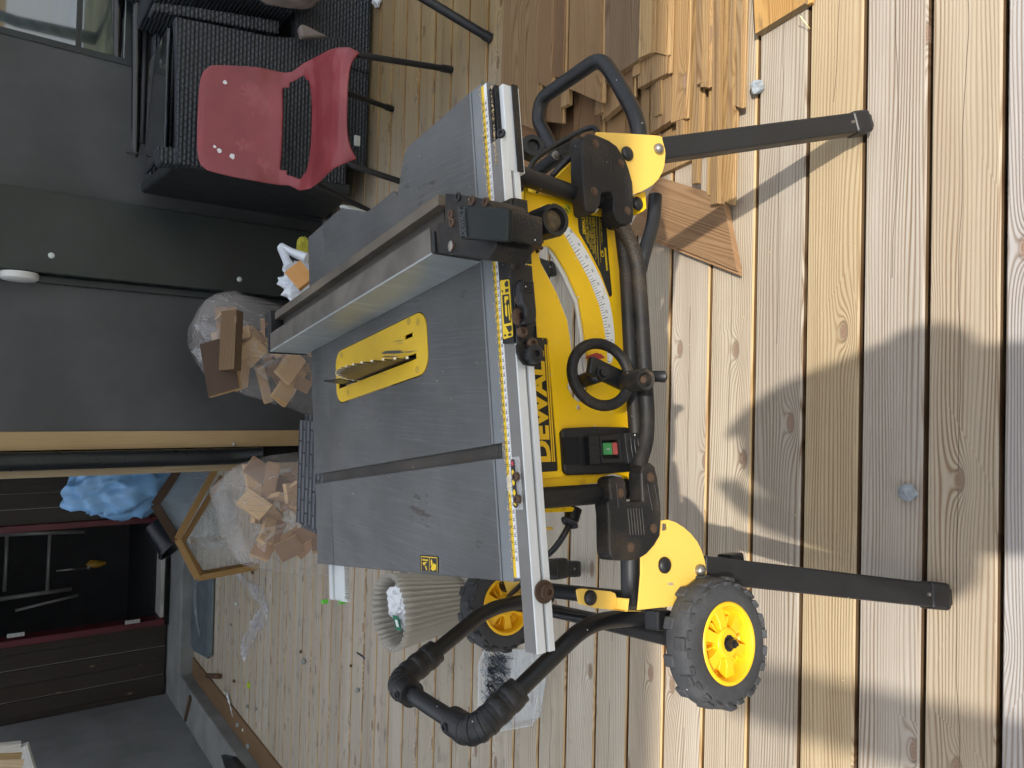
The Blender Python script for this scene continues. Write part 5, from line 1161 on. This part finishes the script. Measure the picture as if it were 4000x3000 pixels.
bm = nb(); layers(bm); a = PY(908, 1218, 3.20); b = PY(898, 1448, 3.16); tb(bm, a, b, .075, .045, (.17, .11, .06), up=(.0, -.6, .8), side=(.13, .085, .05)); tag(obj('offcut', bm, pine_m), 'thick grey brown wood piece lying across the dark board piece', 'offcut')
bm = nb()
def sheet(bm, pts, nu=14, nv=5, amp=.012, seed=0):
    """crumpled strip along a list of (centre, half width vector)"""
    P = []
    for i in range((len(pts)-1)*nu+1):
        k = min(i//nu, len(pts)-2); f = i/nu-k; c = V(pts[k][0]).lerp(V(pts[k+1][0]), f); h = V(pts[k][1]).lerp(V(pts[k+1][1]), f)
        P.append([bm.verts.new(c+h*(j/nv*2-1)+V((0, 0, 1))*(amp*(.6+abs(noise.noise(V((i*.45, j*1.1, seed)))*2.2))*(1-.2*abs(j/nv*2-1)))) for j in range(nv+1)])
    for i in range(len(P)-1):
        for j in range(nv): bm.faces.new((P[i][j], P[i+1][j], P[i+1][j+1], P[i][j+1]))
sheet(bm, [(PY(870, 1290, 3.4), (.03, 0, .05)), (PY(822, 1305, 3.4), (.05, 0, .02)), (PY(795, 1290, 3.4), (.02, 0, .02))], 8, 5, .02, 2)
sheet(bm, [(PY(850, 1400, 3.4), (.03, 0, .03)), (PY(810, 1395, 3.42), (.04, 0, .02)), (PY(780, 1380, 3.42), (.025, 0, .0))], 8, 5, .02, 5)
tag(obj('bag_ties', bm, bag_thin, smooth=70), 'two crumpled ends of the clear bag sticking up behind the boards', 'plastic film')
# white bag with a wood piece
wb = mat('white_bag_plastic', (.66, .70, .76), .35, var=.06)
wbag = crumple('white_bag', PY(1145, 1100, 3.0)+V((0, 0, -.10)), .17, wb, 'white plastic bag standing open behind the saw table', 'plastic bag', 9, (.62, .5, 1.05))
bm = nb()
for pts in ([PY(1098, 965, 2.95), PY(1140, 985, 2.9), PY(1200, 1010, 2.85)], [PY(1100, 968, 2.95), PY(1118, 1015, 2.88), PY(1135, 1050, 2.82)]): tube(bm, pts, [.018, .016, .022], 8, )
obj('bag_handle', bm, wb, wbag, smooth=60)
bm = nb(); layers(bm); tb(bm, PY(1145, 1045, 2.74), PY(1200, 1110, 2.70), .075, .03, (.50, .26, .09), up=(.1, -.8, .5)); tag(obj('offcut', bm, pine_m), 'orange brown wood piece inside the white plastic bag', 'offcut')
crumple('yellow_cloth', PY(1185, 965, 3.05), .05, paint('yellow_cloth', (.40, .37, .04), .8), 'yellow scrap behind the white bag, next to the saw table', 'scrap', 3, (1, .5, .6))
# spray can
cp = PZ(1262, 842, 0); can = thing('spray_can', (.94, 3.62, 0), 'black spray can with red label on the floor by the dark wall', 'spray can')
bm = nb(); lathe(bm, [(0, .030), (.005, .033), (.13, .033)], (.93, 3.60, .02), (0, 0, 1), 24); obj('body', bm, paint('black_can', (.01, .01, .014), .25), can, smooth=40)
bm = nb(); box(bm, (.912, 3.564, .06), (.928, 3.568, .12)); obj('red_label', bm, paint('can_red', (.35, .02, .05), .4), can)
bm = nb(); box(bm, (.934, 3.564, .05), (.956, 3.568, .078)); obj('white_label', bm, paint('can_white', (.4, .4, .42), .4), can)
bm = nb(); lathe(bm, [(.0, .0335), (.006, .034), (.02, .02), (.05, .018), (.055, .01)], (.93, 3.60, -.0), (0, 0, 1), 24); obj('cap', bm, steel, can, smooth=40)
# blue bag, black bucket, hexagon frames
blue = mat('blue_bag_plastic', (.24, .48, .80), .35, var=.10, vs=4)
bpos = PY(540, 1945, 6.1)
bm = nb(); bmesh.ops.create_icosphere(bm, subdivisions=5, radius=1)
for v in bm.verts:
    q = v.co.copy(); n1 = noise.noise(q*1.3+V((4, 1, 0))); n2 = abs(noise.noise(q*2.6+V((3, 0, 7)))); n3 = abs(noise.noise(q*6+V((0, 5, 7))))
    f = (1+.28*n1-.34*n2-.12*n3); v.co = V((q.x*.30, q.y*.22, q.z*.42))*f; v.co.x += -.10*v.co.z+.03
bm.transform(Matrix.Translation(bpos+V((.10, 0, .06)))); tag(obj('blue_bag', bm, blue, smooth=75), 'stuffed light blue plastic bag behind the left timber board', 'plastic bag')
bk = nb(); c = PY(690, 2110, 6.0); a0 = PY(588, 2078, 6.05); a1 = PY(655, 2098, 5.75)
ax = V((-.45, -.30, -.35)).normalized(); cb = PY(622, 2065, 6.1); lathe(bk, [(0, .085), (.22, .125), (.225, .14), (.24, .14), (.24, .125), (.02, .08)], cb-ax*.05, ax, 36)
tag(obj('bucket', bk, mat('black_bucket_plastic', (.012, .014, .02), .35, var=.1), smooth=40), 'black plastic bucket tipped over beside the wooden lantern frame', 'bucket')
fw = (.36, .22, .085); fd = (.075, .045, .028)
lan = thing('wooden_frame', PZ(1010, 2225, 0), 'wooden polygon frame with clear panels leaning on the bag near the bucket', 'wooden frame')
def stick(pts, y, wd, th, tint, name='frame_bar', par=None, ys=None):
    for i in range(len(pts)-1):
        bm = nb(); layers(bm); y0 = ys[i] if ys else y; y1_ = ys[i+1] if ys else y; tb(bm, PY(*pts[i], y0), PY(*pts[i+1], y1_), wd, th, tint, up=(0, -1, .2)); obj(name, bm, pine_m, par or lan, bev=.001)
stick([(840, 1835), (693, 2105), (772, 2258), (1010, 2212)], 4.35, .034, .022, fw)
stick([(868, 1860), (712, 2118), (788, 2240), (990, 2205)], 4.42, .028, .018, (.30, .18, .07))
stick([(690, 2110), (606, 1972), (720, 1800)], 4.5, .045, .022, fd)
stick([(745, 2112), (860, 2105)], 4.5, .03, .02, (.42, .27, .12)); stick([(795, 1995), (850, 1950)], 4.5, .03, .02, (.5, .34, .16))
pane_m = film('dusty_clear_pane', (.62, .66, .68), .22, .15, 9, .2)
bm = nb(); prism(bm, [[PY(x, y, 4.46) for x, y in ((868, 1860), (715, 2110), (790, 2235), (985, 2200))]], (0, .003, 0)); obj('pane', bm, pane_m, lan)
bm = nb(); prism(bm, [[PY(x, y, 4.52) for x, y in ((840, 1840), (700, 2090), (618, 1972), (725, 1830))]], (0, .003, 0)); obj('pane', bm, film('blue_grey_pane', (.30, .38, .46), .5, .2, 6, .1), lan)
crumple('crumpled_film', PY(800, 2020, 5.3)+V((0, 0, 0)), .17, film('film_white', (.6, .62, .6), .5, .35, 4, .4), 'crumpled pale film behind the wooden polygon frame', 'plastic film', 12, (1.2, .5, 1))
# sheet metal strip and clear film on the floor
def gquad(name, pts, z, th, m, label, cat, grp=None):
    bm = nb(); prism(bm, [[PZ(x, y, z) for x, y in pts]], (0, 0, -th)); return tag(obj(name, bm, m, bev=.0008), label, cat, grp)
gquad('metal_strip', [(738, 2195), (735, 2500), (758, 2545), (812, 2572), (822, 2400), (832, 2260)], .02, .012, mat('grey_sheet_metal', (.13, .165, .19), .5, metal=.2, var=.25, vs=8, bump=.2), 'blue grey sheet metal strip on the floor at the concrete plinth', 'metal strip')
bm = nb(); layers(bm); board(bm, (PZ(826, 2270, .03), PZ(818, 2560, .03), PZ(806, 2572, .03), PZ(812, 2272, .03)), .02, (.15, .19, .21)); tag(obj('metal_strip', bm, mat('grey_sheet_metal2', (.16, .20, .22), .45, metal=.2)), 'narrow folded metal strip lying along the wider one', 'metal strip')
bm = nb(); sheet(bm, [(PZ(930, 2240), (.02, .05, 0)), (PZ(1000, 2310), (.05, .10, 0)), (PZ(1045, 2340), (.06, .05, 0)), (PZ(1045, 2390), (.06, .02, 0)), (PZ(1000, 2450), (.05, .03, 0)), (PZ(965, 2530), (.05, .05, 0)), (PZ(958, 2560), (.03, .03, 0))], 12, 7, .016, 3)
tag(obj('clear_film', bm, bag_thin, smooth=70), 'long crumpled strip of clear plastic film on the weathered deck', 'plastic film')
bm = nb(); sheet(bm, [(PZ(770, 2250, .03), (.03, .05, 0)), (PZ(765, 2330, .03), (.03, .05, 0)), (PZ(775, 2430, .03), (.02, .04, 0)), (PZ(785, 2480, .03), (.01, .03, 0))], 10, 5, .012, 9)
tag(obj('clear_film', bm, bag_thin, smooth=70), 'thin clear plastic film lying on the grey metal strip', 'plastic film')
bm = nb(); sheet(bm, [(PZ(888, 2712, .01), (.015, .01, 0)), (PZ(900, 2745, .01), (.03, .03, 0)), (PZ(910, 2790, .01), (.02, .02, 0))], 8, 4, .006, 4)
tag(obj('paper_scrap', bm, paper_m, smooth=60), 'white torn paper scrap on the edge board at the left wall', 'paper')
bm = nb(); lathe(bm, [(0, .022), (.008, .02), (.012, .01)], PZ(973, 2676, .002), (0, 0, 1), 20); tag(obj('bottle_cap', bm, paint('lime_plastic', (.42, .60, .02), .4), smooth=40), 'lime green plastic cap on the deck near the left wall', 'cap')
bm = nb(); tube(bm, [PZ(812, 2640, .02), PZ(858, 2642, .02)], .018, 10); tag(obj('wood_roll', bm, mat('brown_roll', (.09, .045, .025), .8, bump=.6, bs=80)), 'short dark brown round stick on the deck by the edge board', 'stick')
bm = nb(); layers(bm); tb(bm, PZ(725, 2800, .1)+V((-.02, 0, .0)), PZ(745, 2722, .1), .035, .02, (.12, .08, .05)); tag(obj('offcut', bm, pine_m), 'thin brown stick on the corner of the concrete ledge', 'offcut')
gquad('hose_clip', [(862, 2950), (905, 2960), (945, 3010), (890, 3030)], .12, .03, blackp, 'black plastic piece on the left concrete ledge', 'plastic piece')
# debris on the far deck
random.seed(77)
dl = [('grey', (.25, .28, .27)), ('pale', (.55, .60, .52)), ('brown', (.12, .06, .03))]
for k, (X, Y, r, ci, lb) in enumerate(((928, 2357, .018, 1, 'pale flat pebble left of the clear film strip, nearest the metal strip'), (905, 2440, .012, 0, 'small grey pebble between the metal strip and the film strip'), (1192, 2583, .020, 0, 'blue grey pebble lying in a board groove left of the bin'), (1402, 2695, .014, 0, 'grey pebble closest to the far rubber grip of the handle'), (1180, 2545, .012, 2, 'brown bit just above the blue grey pebble left of the bin'), (918, 2660, .014, 2, 'dark brown bit next to the short round stick'), (970, 2757, .014, 0, 'grey pebble below the lime green cap'), (935, 2830, .020, 0, 'largest grey pebble near the edge board at the left wall'), (955, 2850, .014, 1, 'pale pebble touching the edge board in the group of three'), (978, 2912, .022, 0, 'grey pebble on the edge board nearest the camera'), (990, 2235, .014, 2, 'brown bit at the end of the wooden polygon frame'), (1375, 2600, .010, 2, 'brown bit beside the single dark nail'), (1004, 2768, .012, 0, 'tiny grey pebble right of the one below the lime cap'), (884, 2705, .014, 1, 'pale pebble at the tip of the white paper scrap'))):
    nm_, c_ = dl[ci]; lump('pebble' if ci < 2 else 'wood_bit', PZ(X, Y, .002), r*.8, mat('bit_'+nm_+str(k), c_, .8), lb, 'pebble' if ci < 2 else 'wood bit', k, grp='bits scattered on the deck left of the saw')
bm = nb(); tube(bm, [PZ(1395, 2550, .004), PZ(1412, 2562, .004), PZ(1424, 2572, .004)], .004, 6); tag(obj('nail', bm, nm), 'single dark nail on the deck left of the beige bin', 'nail')
# store room contents in the dark
lad = thing('ladder', PY(250, 2250, 8.2), 'aluminium ladder lying on its side in the dark store room', 'ladder')
ym = 7.9
for a, b in (((0, 2088), (330, 2076)), ((0, 2340), (280, 2300))):
    bm = nb(); tube(bm, [PY(*a, ym), PY(*b, ym)], .02, 8); obj('rail', bm, alu_dull, lad)
for X in (28, 195):
    bm = nb(); tube(bm, [PY(X, 2090, ym), PY(X-10, 2310, ym)], .016, 8); obj('rung', bm, alu_dull, lad)
bm = nb(); a, b = PY(220, 2230, 7.6), PY(340, 2217, 7.6); tube(bm, [a, b], .008, 8); tube(bm, [b, b+(b-a)*.12], .02, 8); sd_ = tag(obj('paint_scraper', bm, steel), 'long steel tool with yellow end in the store room', 'tool')
lump('yellow_grinder', PY(410, 2200, 7.6), .07, paint('tool_yellow', (.30, .17, .01), .5), 'yellow handled power tool on the dark store room shelf', 'power tool', 2, (.5, .4, 1.2))
bm = nb(); a, b = PY(60, 2385, 7.5), PY(305, 2325, 7.5); tube(bm, [a, b], .012, 8); tag(obj('metal_bar', bm, alu_dull), 'thin metal bar leaning low in the store room', 'metal bar')
# white wooden crate corner at the very left edge
bm = nb(); layers(bm)
for (a, b, w_, t_) in (((-60, 2940), (78, 2925), .05, (.60, .60, .57)), ((-60, 2965), (80, 2958), .05, (.34, .24, .12)), ((-60, 2990), (88, 2985), .05, (.62, .50, .34)), ((80, 2915), (118, 3040), .05, (.55, .56, .55))):
    tb(bm, PY(*a, 3.4), PY(*b, 3.4), w_, .03, t_, up=(0, -1, .2))
tag(obj('white_box_frame', bm, pine_m), 'corner of a white and bare wood frame at the left wall', 'wooden frame')
# ================================================================= RIGHT BACK: FURNITURE
arm = thing('rattan_armchair', (1.27, 3.3, 0), 'black rattan armchair seen from its back, behind the red chair', 'armchair')
def slab(pts, y, th, m, name, par, uvs=True, ys=None):
    bm = nb(); P = [PY(X, Y, (ys[i] if ys else y)) for i, (X, Y) in enumerate(pts)]; prism(bm, [P], (0, th, 0)); boxuv(bm); return obj(name, bm, m, par, bev=.008)
slab([(682, 62), (690, 200), (690, 640), (1352, 720), (1352, 645), (1372, 640), (1340, 145), (1220, 148), (1060, 140)], 3.1, .05, rat, 'woven_back', arm)
slab([(610, 570), (690, 575), (860, 600), (860, 650), (625, 635)], 3.12, .09, rat, 'armrest', arm)
slab([(600, 8), (760, 25), (1095, 80), (1090, 132), (760, 70), (595, 38)], 3.12, .09, rat, 'armrest', arm)
bm = nb(); P = [PY(690, 648, 3.1), PY(620, 640, 3.12), PY(560, 770, 3.74), PY(640, 790, 3.74), PY(1230, 850, 3.70), PY(1350, 722, 3.1)]
P = [V((.90, 3.105, .84)), V((.90, 3.70, .88)), V((.90, 3.70, .03)), V((.90, 3.105, .12))]; prism(bm, [P], (.05, 0, 0)); boxuv(bm); obj('side_panel', bm, mat('black_side', (.014, .016, .018), .6, var=.3, bump=.4, bs=90), arm, bev=.01)
bm = nb(); box(bm, (.955, 3.16, .55), (1.44, 3.70, .62)); obj('seat', bm, mat('black_seat', (.008, .008, .01), .5), arm, bev=.01)
bm = nb(); box(bm, (.95, 3.64, .05), (1.62, 3.70, .86)); boxuv(bm); obj('inner_side', bm, rat, arm, bev=.01)
# glossy black grill plates on top
gl = mat('glossy_black_plastic', (.006, .008, .012), .10, var=.3, vs=8, bump=.35, bs=14, coat=.6)
bm = nb(); box(bm, (.96, 3.18, .868), (1.46, 3.60, .884)); tag(obj('glossy_tray', bm, gl, bev=.02, seg=3), 'glossy black tray mirroring the sky, resting in the rattan armchair', 'tray')
lump('orange_lamp', PY(535, 182, 3.85), .035, paint('orange_knob', (.30, .13, .02), .4), 'small orange brown knob between the two black poles', 'knob', 1)
pole_m = mat('black_pole', (.010, .010, .012), .22, var=.2, coat=.5)
for i, (X, Y, dy, lb) in enumerate(((452, 728, 3.86, 'upper black metal pole lying across the rattan furniture'), (528, 750, 3.80, 'lower black metal pole lying across the rattan furniture'))):
    a = PY(X, Y, dy); b = PY(X+14, -420, dy-.15); bm = nb(); tube(bm, [a, b], .021, 18); lathe(bm, [(0, .0225), (.02, .0225)], a, (b-a), 16); tag(obj('metal_pole', bm, pole_m, smooth=50), lb, 'pole')
bm = nb(); layers(bm); tube(bm, [PY(570, 120, 3.7), PY(556, 560, 3.7)], .012, 8); tube(bm, [PY(436, 590, 3.82), PY(556, 600, 3.7)], .003, 6); tag(obj('cable_tie', bm, blackp), 'black strap tied around both poles', 'strap')
# second rattan piece at the right, black cavity and taupe cushion
sof = thing('rattan_sofa', (2.0, 3.4, 0), 'long black rattan sofa at the right edge, behind the red chair', 'sofa')
def wbox(lo, hi, m, name, par, bev=.012):
    bm = nb(); box(bm, lo, hi); boxuv(bm); return obj(name, bm, m, par, bev=bev)
wbox((1.50, 3.16, .02), (2.9, 3.22, .38), rat, 'woven_front', sof); wbox((1.64, 3.10, .40), (1.75, 3.72, .92), rat, 'armrest', sof); wbox((1.05, 3.17, .015), (1.52, 3.23, .16), rat, 'woven_front', sof)
wbox((1.76, 3.25, .36), (2.9, 3.70, .40), mat('black_seat2', (.01, .01, .012), .6), 'seat', sof); wbox((1.76, 3.64, .40), (2.9, 3.72, 1.0), rat, 'woven_back', sof)
taupe = mat('taupe_fabric', (.20, .165, .145), .8, var=.08, bump=.2, bs=300)
bm = nb(); bmesh.ops.create_icosphere(bm, subdivisions=4, radius=1)
ctp = PY(1130, 30, 3.05)
for v in bm.verts:
    q = v.co.copy(); k = 1+.25*noise.noise(q*1.5)-.2*abs(noise.noise(q*3+V((2, 2, 2)))); v.co = V((q.x*.10, q.y*.07, q.z*.19))*k; v.co.x += -.18*v.co.z
bm.transform(Matrix.Translation(ctp+V((.10, 0, .03)))); tag(obj('folded_cushion', bm, taupe, smooth=60), 'taupe grey folded fabric between the rattan armchair and sofa', 'cushion')
bm = nb(); prism(bm, [[PY(x, y, 3.02) for x, y in ((1170, 100), (1185, 90), (1285, 140), (1180, 146))]], (0, .04, 0)); tag(obj('folded_cushion', bm, taupe, bev=.012, seg=3), 'corner of taupe fabric lying on the rattan at the right', 'cushion')
bm = nb(); obox(bm, PY(1395, 550, 3.0), (1, 0, 0), (0, 1, 0), (0, 0, 1), .045, .012, .026); tag(obj('white_block', bm, paint('offwhite_block', (.45, .46, .42), .6), bev=.003), 'small off white block on the rattan base below the red chair', 'block')
crumple('crumpled_tissue', PZ(1472, 2, .02), .03, paper_m, 'white crumpled tissue on the deck at the top edge', 'tissue', 2)
# black tube leg at the top edge
lg = thing('black_table', PZ(1925, 150, 0), 'black metal furniture leg reaching the deck at the top edge', 'table leg')
bm = nb(); a = PZ(1918, 152, 0); b = PY(1600, -40, a.y+.10); tube(bm, [a, a.lerp(b, .5), b], .0165, 12); obj('leg', bm, black, lg, smooth=50)
bm = nb(); d = (b-a).normalized(); tube(bm, [a-d*.0, a+d*.03], .0185, 12); obj('foot', bm, blackp, lg, smooth=50)
# ---- red chair
rc_ = thing('red_chair', (.985, 2.68, 0), 'red moulded plastic chair with white paint marks and thin black legs', 'chair')
red = mat('red_chair_plastic', (.235, .036, .042), .36, var=.16, vs=4, wear=((.27, .055, .06), .54, (.6, .6, .6)), dust=.10, dustcol=(.40, .36, .34), bump=.08, bs=500)
cxc = 1.025; prof = [(2.425, .432, .188, -.010), (2.44, .450, .204, -.004), (2.49, .455, .216, .004), (2.55, .448, .230, .010), (2.62, .440, .242, .014), (2.69, .436, .250, .018), (2.755, .446, .248, .022), (2.80, .478, .222, .020), (2.832, .525, .220, .010), (2.855, .58, .222, .004), (2.875, .64, .220, 0), (2.895, .70, .214, -.002), (2.912, .755, .206, -.004), (2.925, .795, .198, -.004), (2.937, .812, .182, -.002)]
NU = 22; bm = nb(); G_ = []
sub = []
for i in range(len(prof)-1):
    for k in range(3): f = k/3; sub.append(tuple(prof[i][j]*(1-f)+prof[i+1][j]*f for j in range(4)))
sub.append(prof[-1])
for (y, z, hw2, lift) in sub:
    row = []
    for j in range(NU+1):
        s = j/NU*2-1; e = abs(s)**3
        back = max(0, min(1, (z-.50)/.12)); row.append(bm.verts.new((cxc+s*hw2, y-back*.030*e-.0, z+lift*2.2*e*(1-back)-.02*abs(s)**8*(1-back) - (.012*abs(s)**10 if z > .79 else 0))))
    G_.append(row)
for i in range(len(G_)-1):
    for j in range(NU):
        cy = (sub[i][0]+sub[i+1][0])/2; s = (j+.5)/NU*2-1
        if 2.73 < cy < 2.828 and abs(s) < .82-(.10 if (cy < 2.745 or cy > 2.815) else 0): continue
        bm.faces.new((G_[i][j], G_[i][j+1], G_[i+1][j+1], G_[i+1][j]))
bm.verts.ensure_lookup_table(); loose = [v for v in bm.verts if not v.link_faces]; bmesh.ops.delete(bm, geom=loose, context='VERTS')
sh = obj('shell', bm, red, rc_, smooth=80); m_ = sh.modifiers.new('solid', 'SOLIDIFY'); m_.thickness = .009; m_ = sh.modifiers.new('sub', 'SUBSURF'); m_.levels = m_.render_levels = 2
bm = nb(); r_ = .0105
for sx in (-1, 1):
    x = cxc+sx*.15; tube(bm, [(x, 2.45, .425), (x, 2.78, .415)], r_, 12)
tube(bm, [(cxc-.15, 2.50, .42), (cxc+.15, 2.50, .42)], r_, 12); tube(bm, [(cxc-.15, 2.76, .41), (cxc+.15, 2.76, .41)], r_, 12); obj('under_frame', bm, black, rc_, smooth=50)
for sx, fy, by in ((1, 2.448, 2.47), (1, 2.951, 2.76), (-1, 2.448, 2.47), (-1, 2.951, 2.76)):
    ft = V((cxc+sx*.25, fy, 0)); tp_ = V((cxc+sx*.15, by, .42)); md = V((cxc+sx*.20, by+(fy-by)*.12, .40))
    bm = nb(); tube(bm, [tp_, md, ft], .0115, 12, bend=.05); lgo = obj('leg', bm, black, rc_, smooth=50)
    d = (ft-md).normalized(); bm = nb(); tube(bm, [ft-d*.045, ft], .0145, 12); obj('foot', bm, blackp, lgo, smooth=50)
wpm = paint('white_paint_spot', (.75, .76, .78), .5)
random.seed(3); bm = nb()
dep = None
for (s, z, r) in ((-.70, .70, .011), (-.62, .745, .009), (.78, .735, .008), (-.55, .76, .006)):
    y = 2.895+(z-.70)*.2-.030*abs(s)**3-.0015
    bm.faces.new([bm.verts.new((cxc+s*.185+r*(.7+.5*random.random())*math.cos(a), y-.008, z+r*(.7+.5*random.random())*math.sin(a))) for a in [k*.7 for k in range(9)]])
obj('paint_spot', bm, wpm, rc_)
# sawdust and chips left on the saw and the deck
random.seed(99)
chip = paint('wood_chip', (.60, .45, .24), .8)
bm = nb()
def flake(b, p, s, nrm=V((0, 0, 1))):
    a = random.uniform(0, 6.28); u_ = nrm.orthogonal().normalized(); v_ = nrm.cross(u_); d = u_*math.cos(a)+v_*math.sin(a); e = nrm.cross(d); h = nrm*random.uniform(0, s*.4)
    b.faces.new([b.verts.new(q) for q in (p-d*s, p+e*s*.25+h, p+d*s, p-e*s*.25)])
for i in range(420):
    s = random.uniform(.0, .69); flake(bm, MS @ V((s, -.0285+random.gauss(0, .0011), ZT-.0014+random.uniform(0, .0015))), random.uniform(.0008, .003))
for i in range(60): flake(bm, MS @ V((random.uniform(.56, .68), -.0525+random.gauss(0, .001), ZT-.002)), random.uniform(.002, .004))
for i in range(110): flake(bm, MS @ V((random.uniform(0, .69), random.uniform(.01, .63), ZT+.0008)), random.uniform(.0006, .0022))
for i in range(170): flake(bm, V((random.uniform(-1.8, 1.2), random.uniform(.35, 3.2), .0015)), random.uniform(.001, .005))
for i in range(120): flake(bm, MS @ V((.46+random.gauss(0, .03), -.055+random.gauss(0, .01), ZC+.001)), random.uniform(.0008, .002))
tag(obj('sawdust', bm, chip), 'pale sawdust and wood flakes strewn on the saw and deck', 'sawdust', kind='stuff')
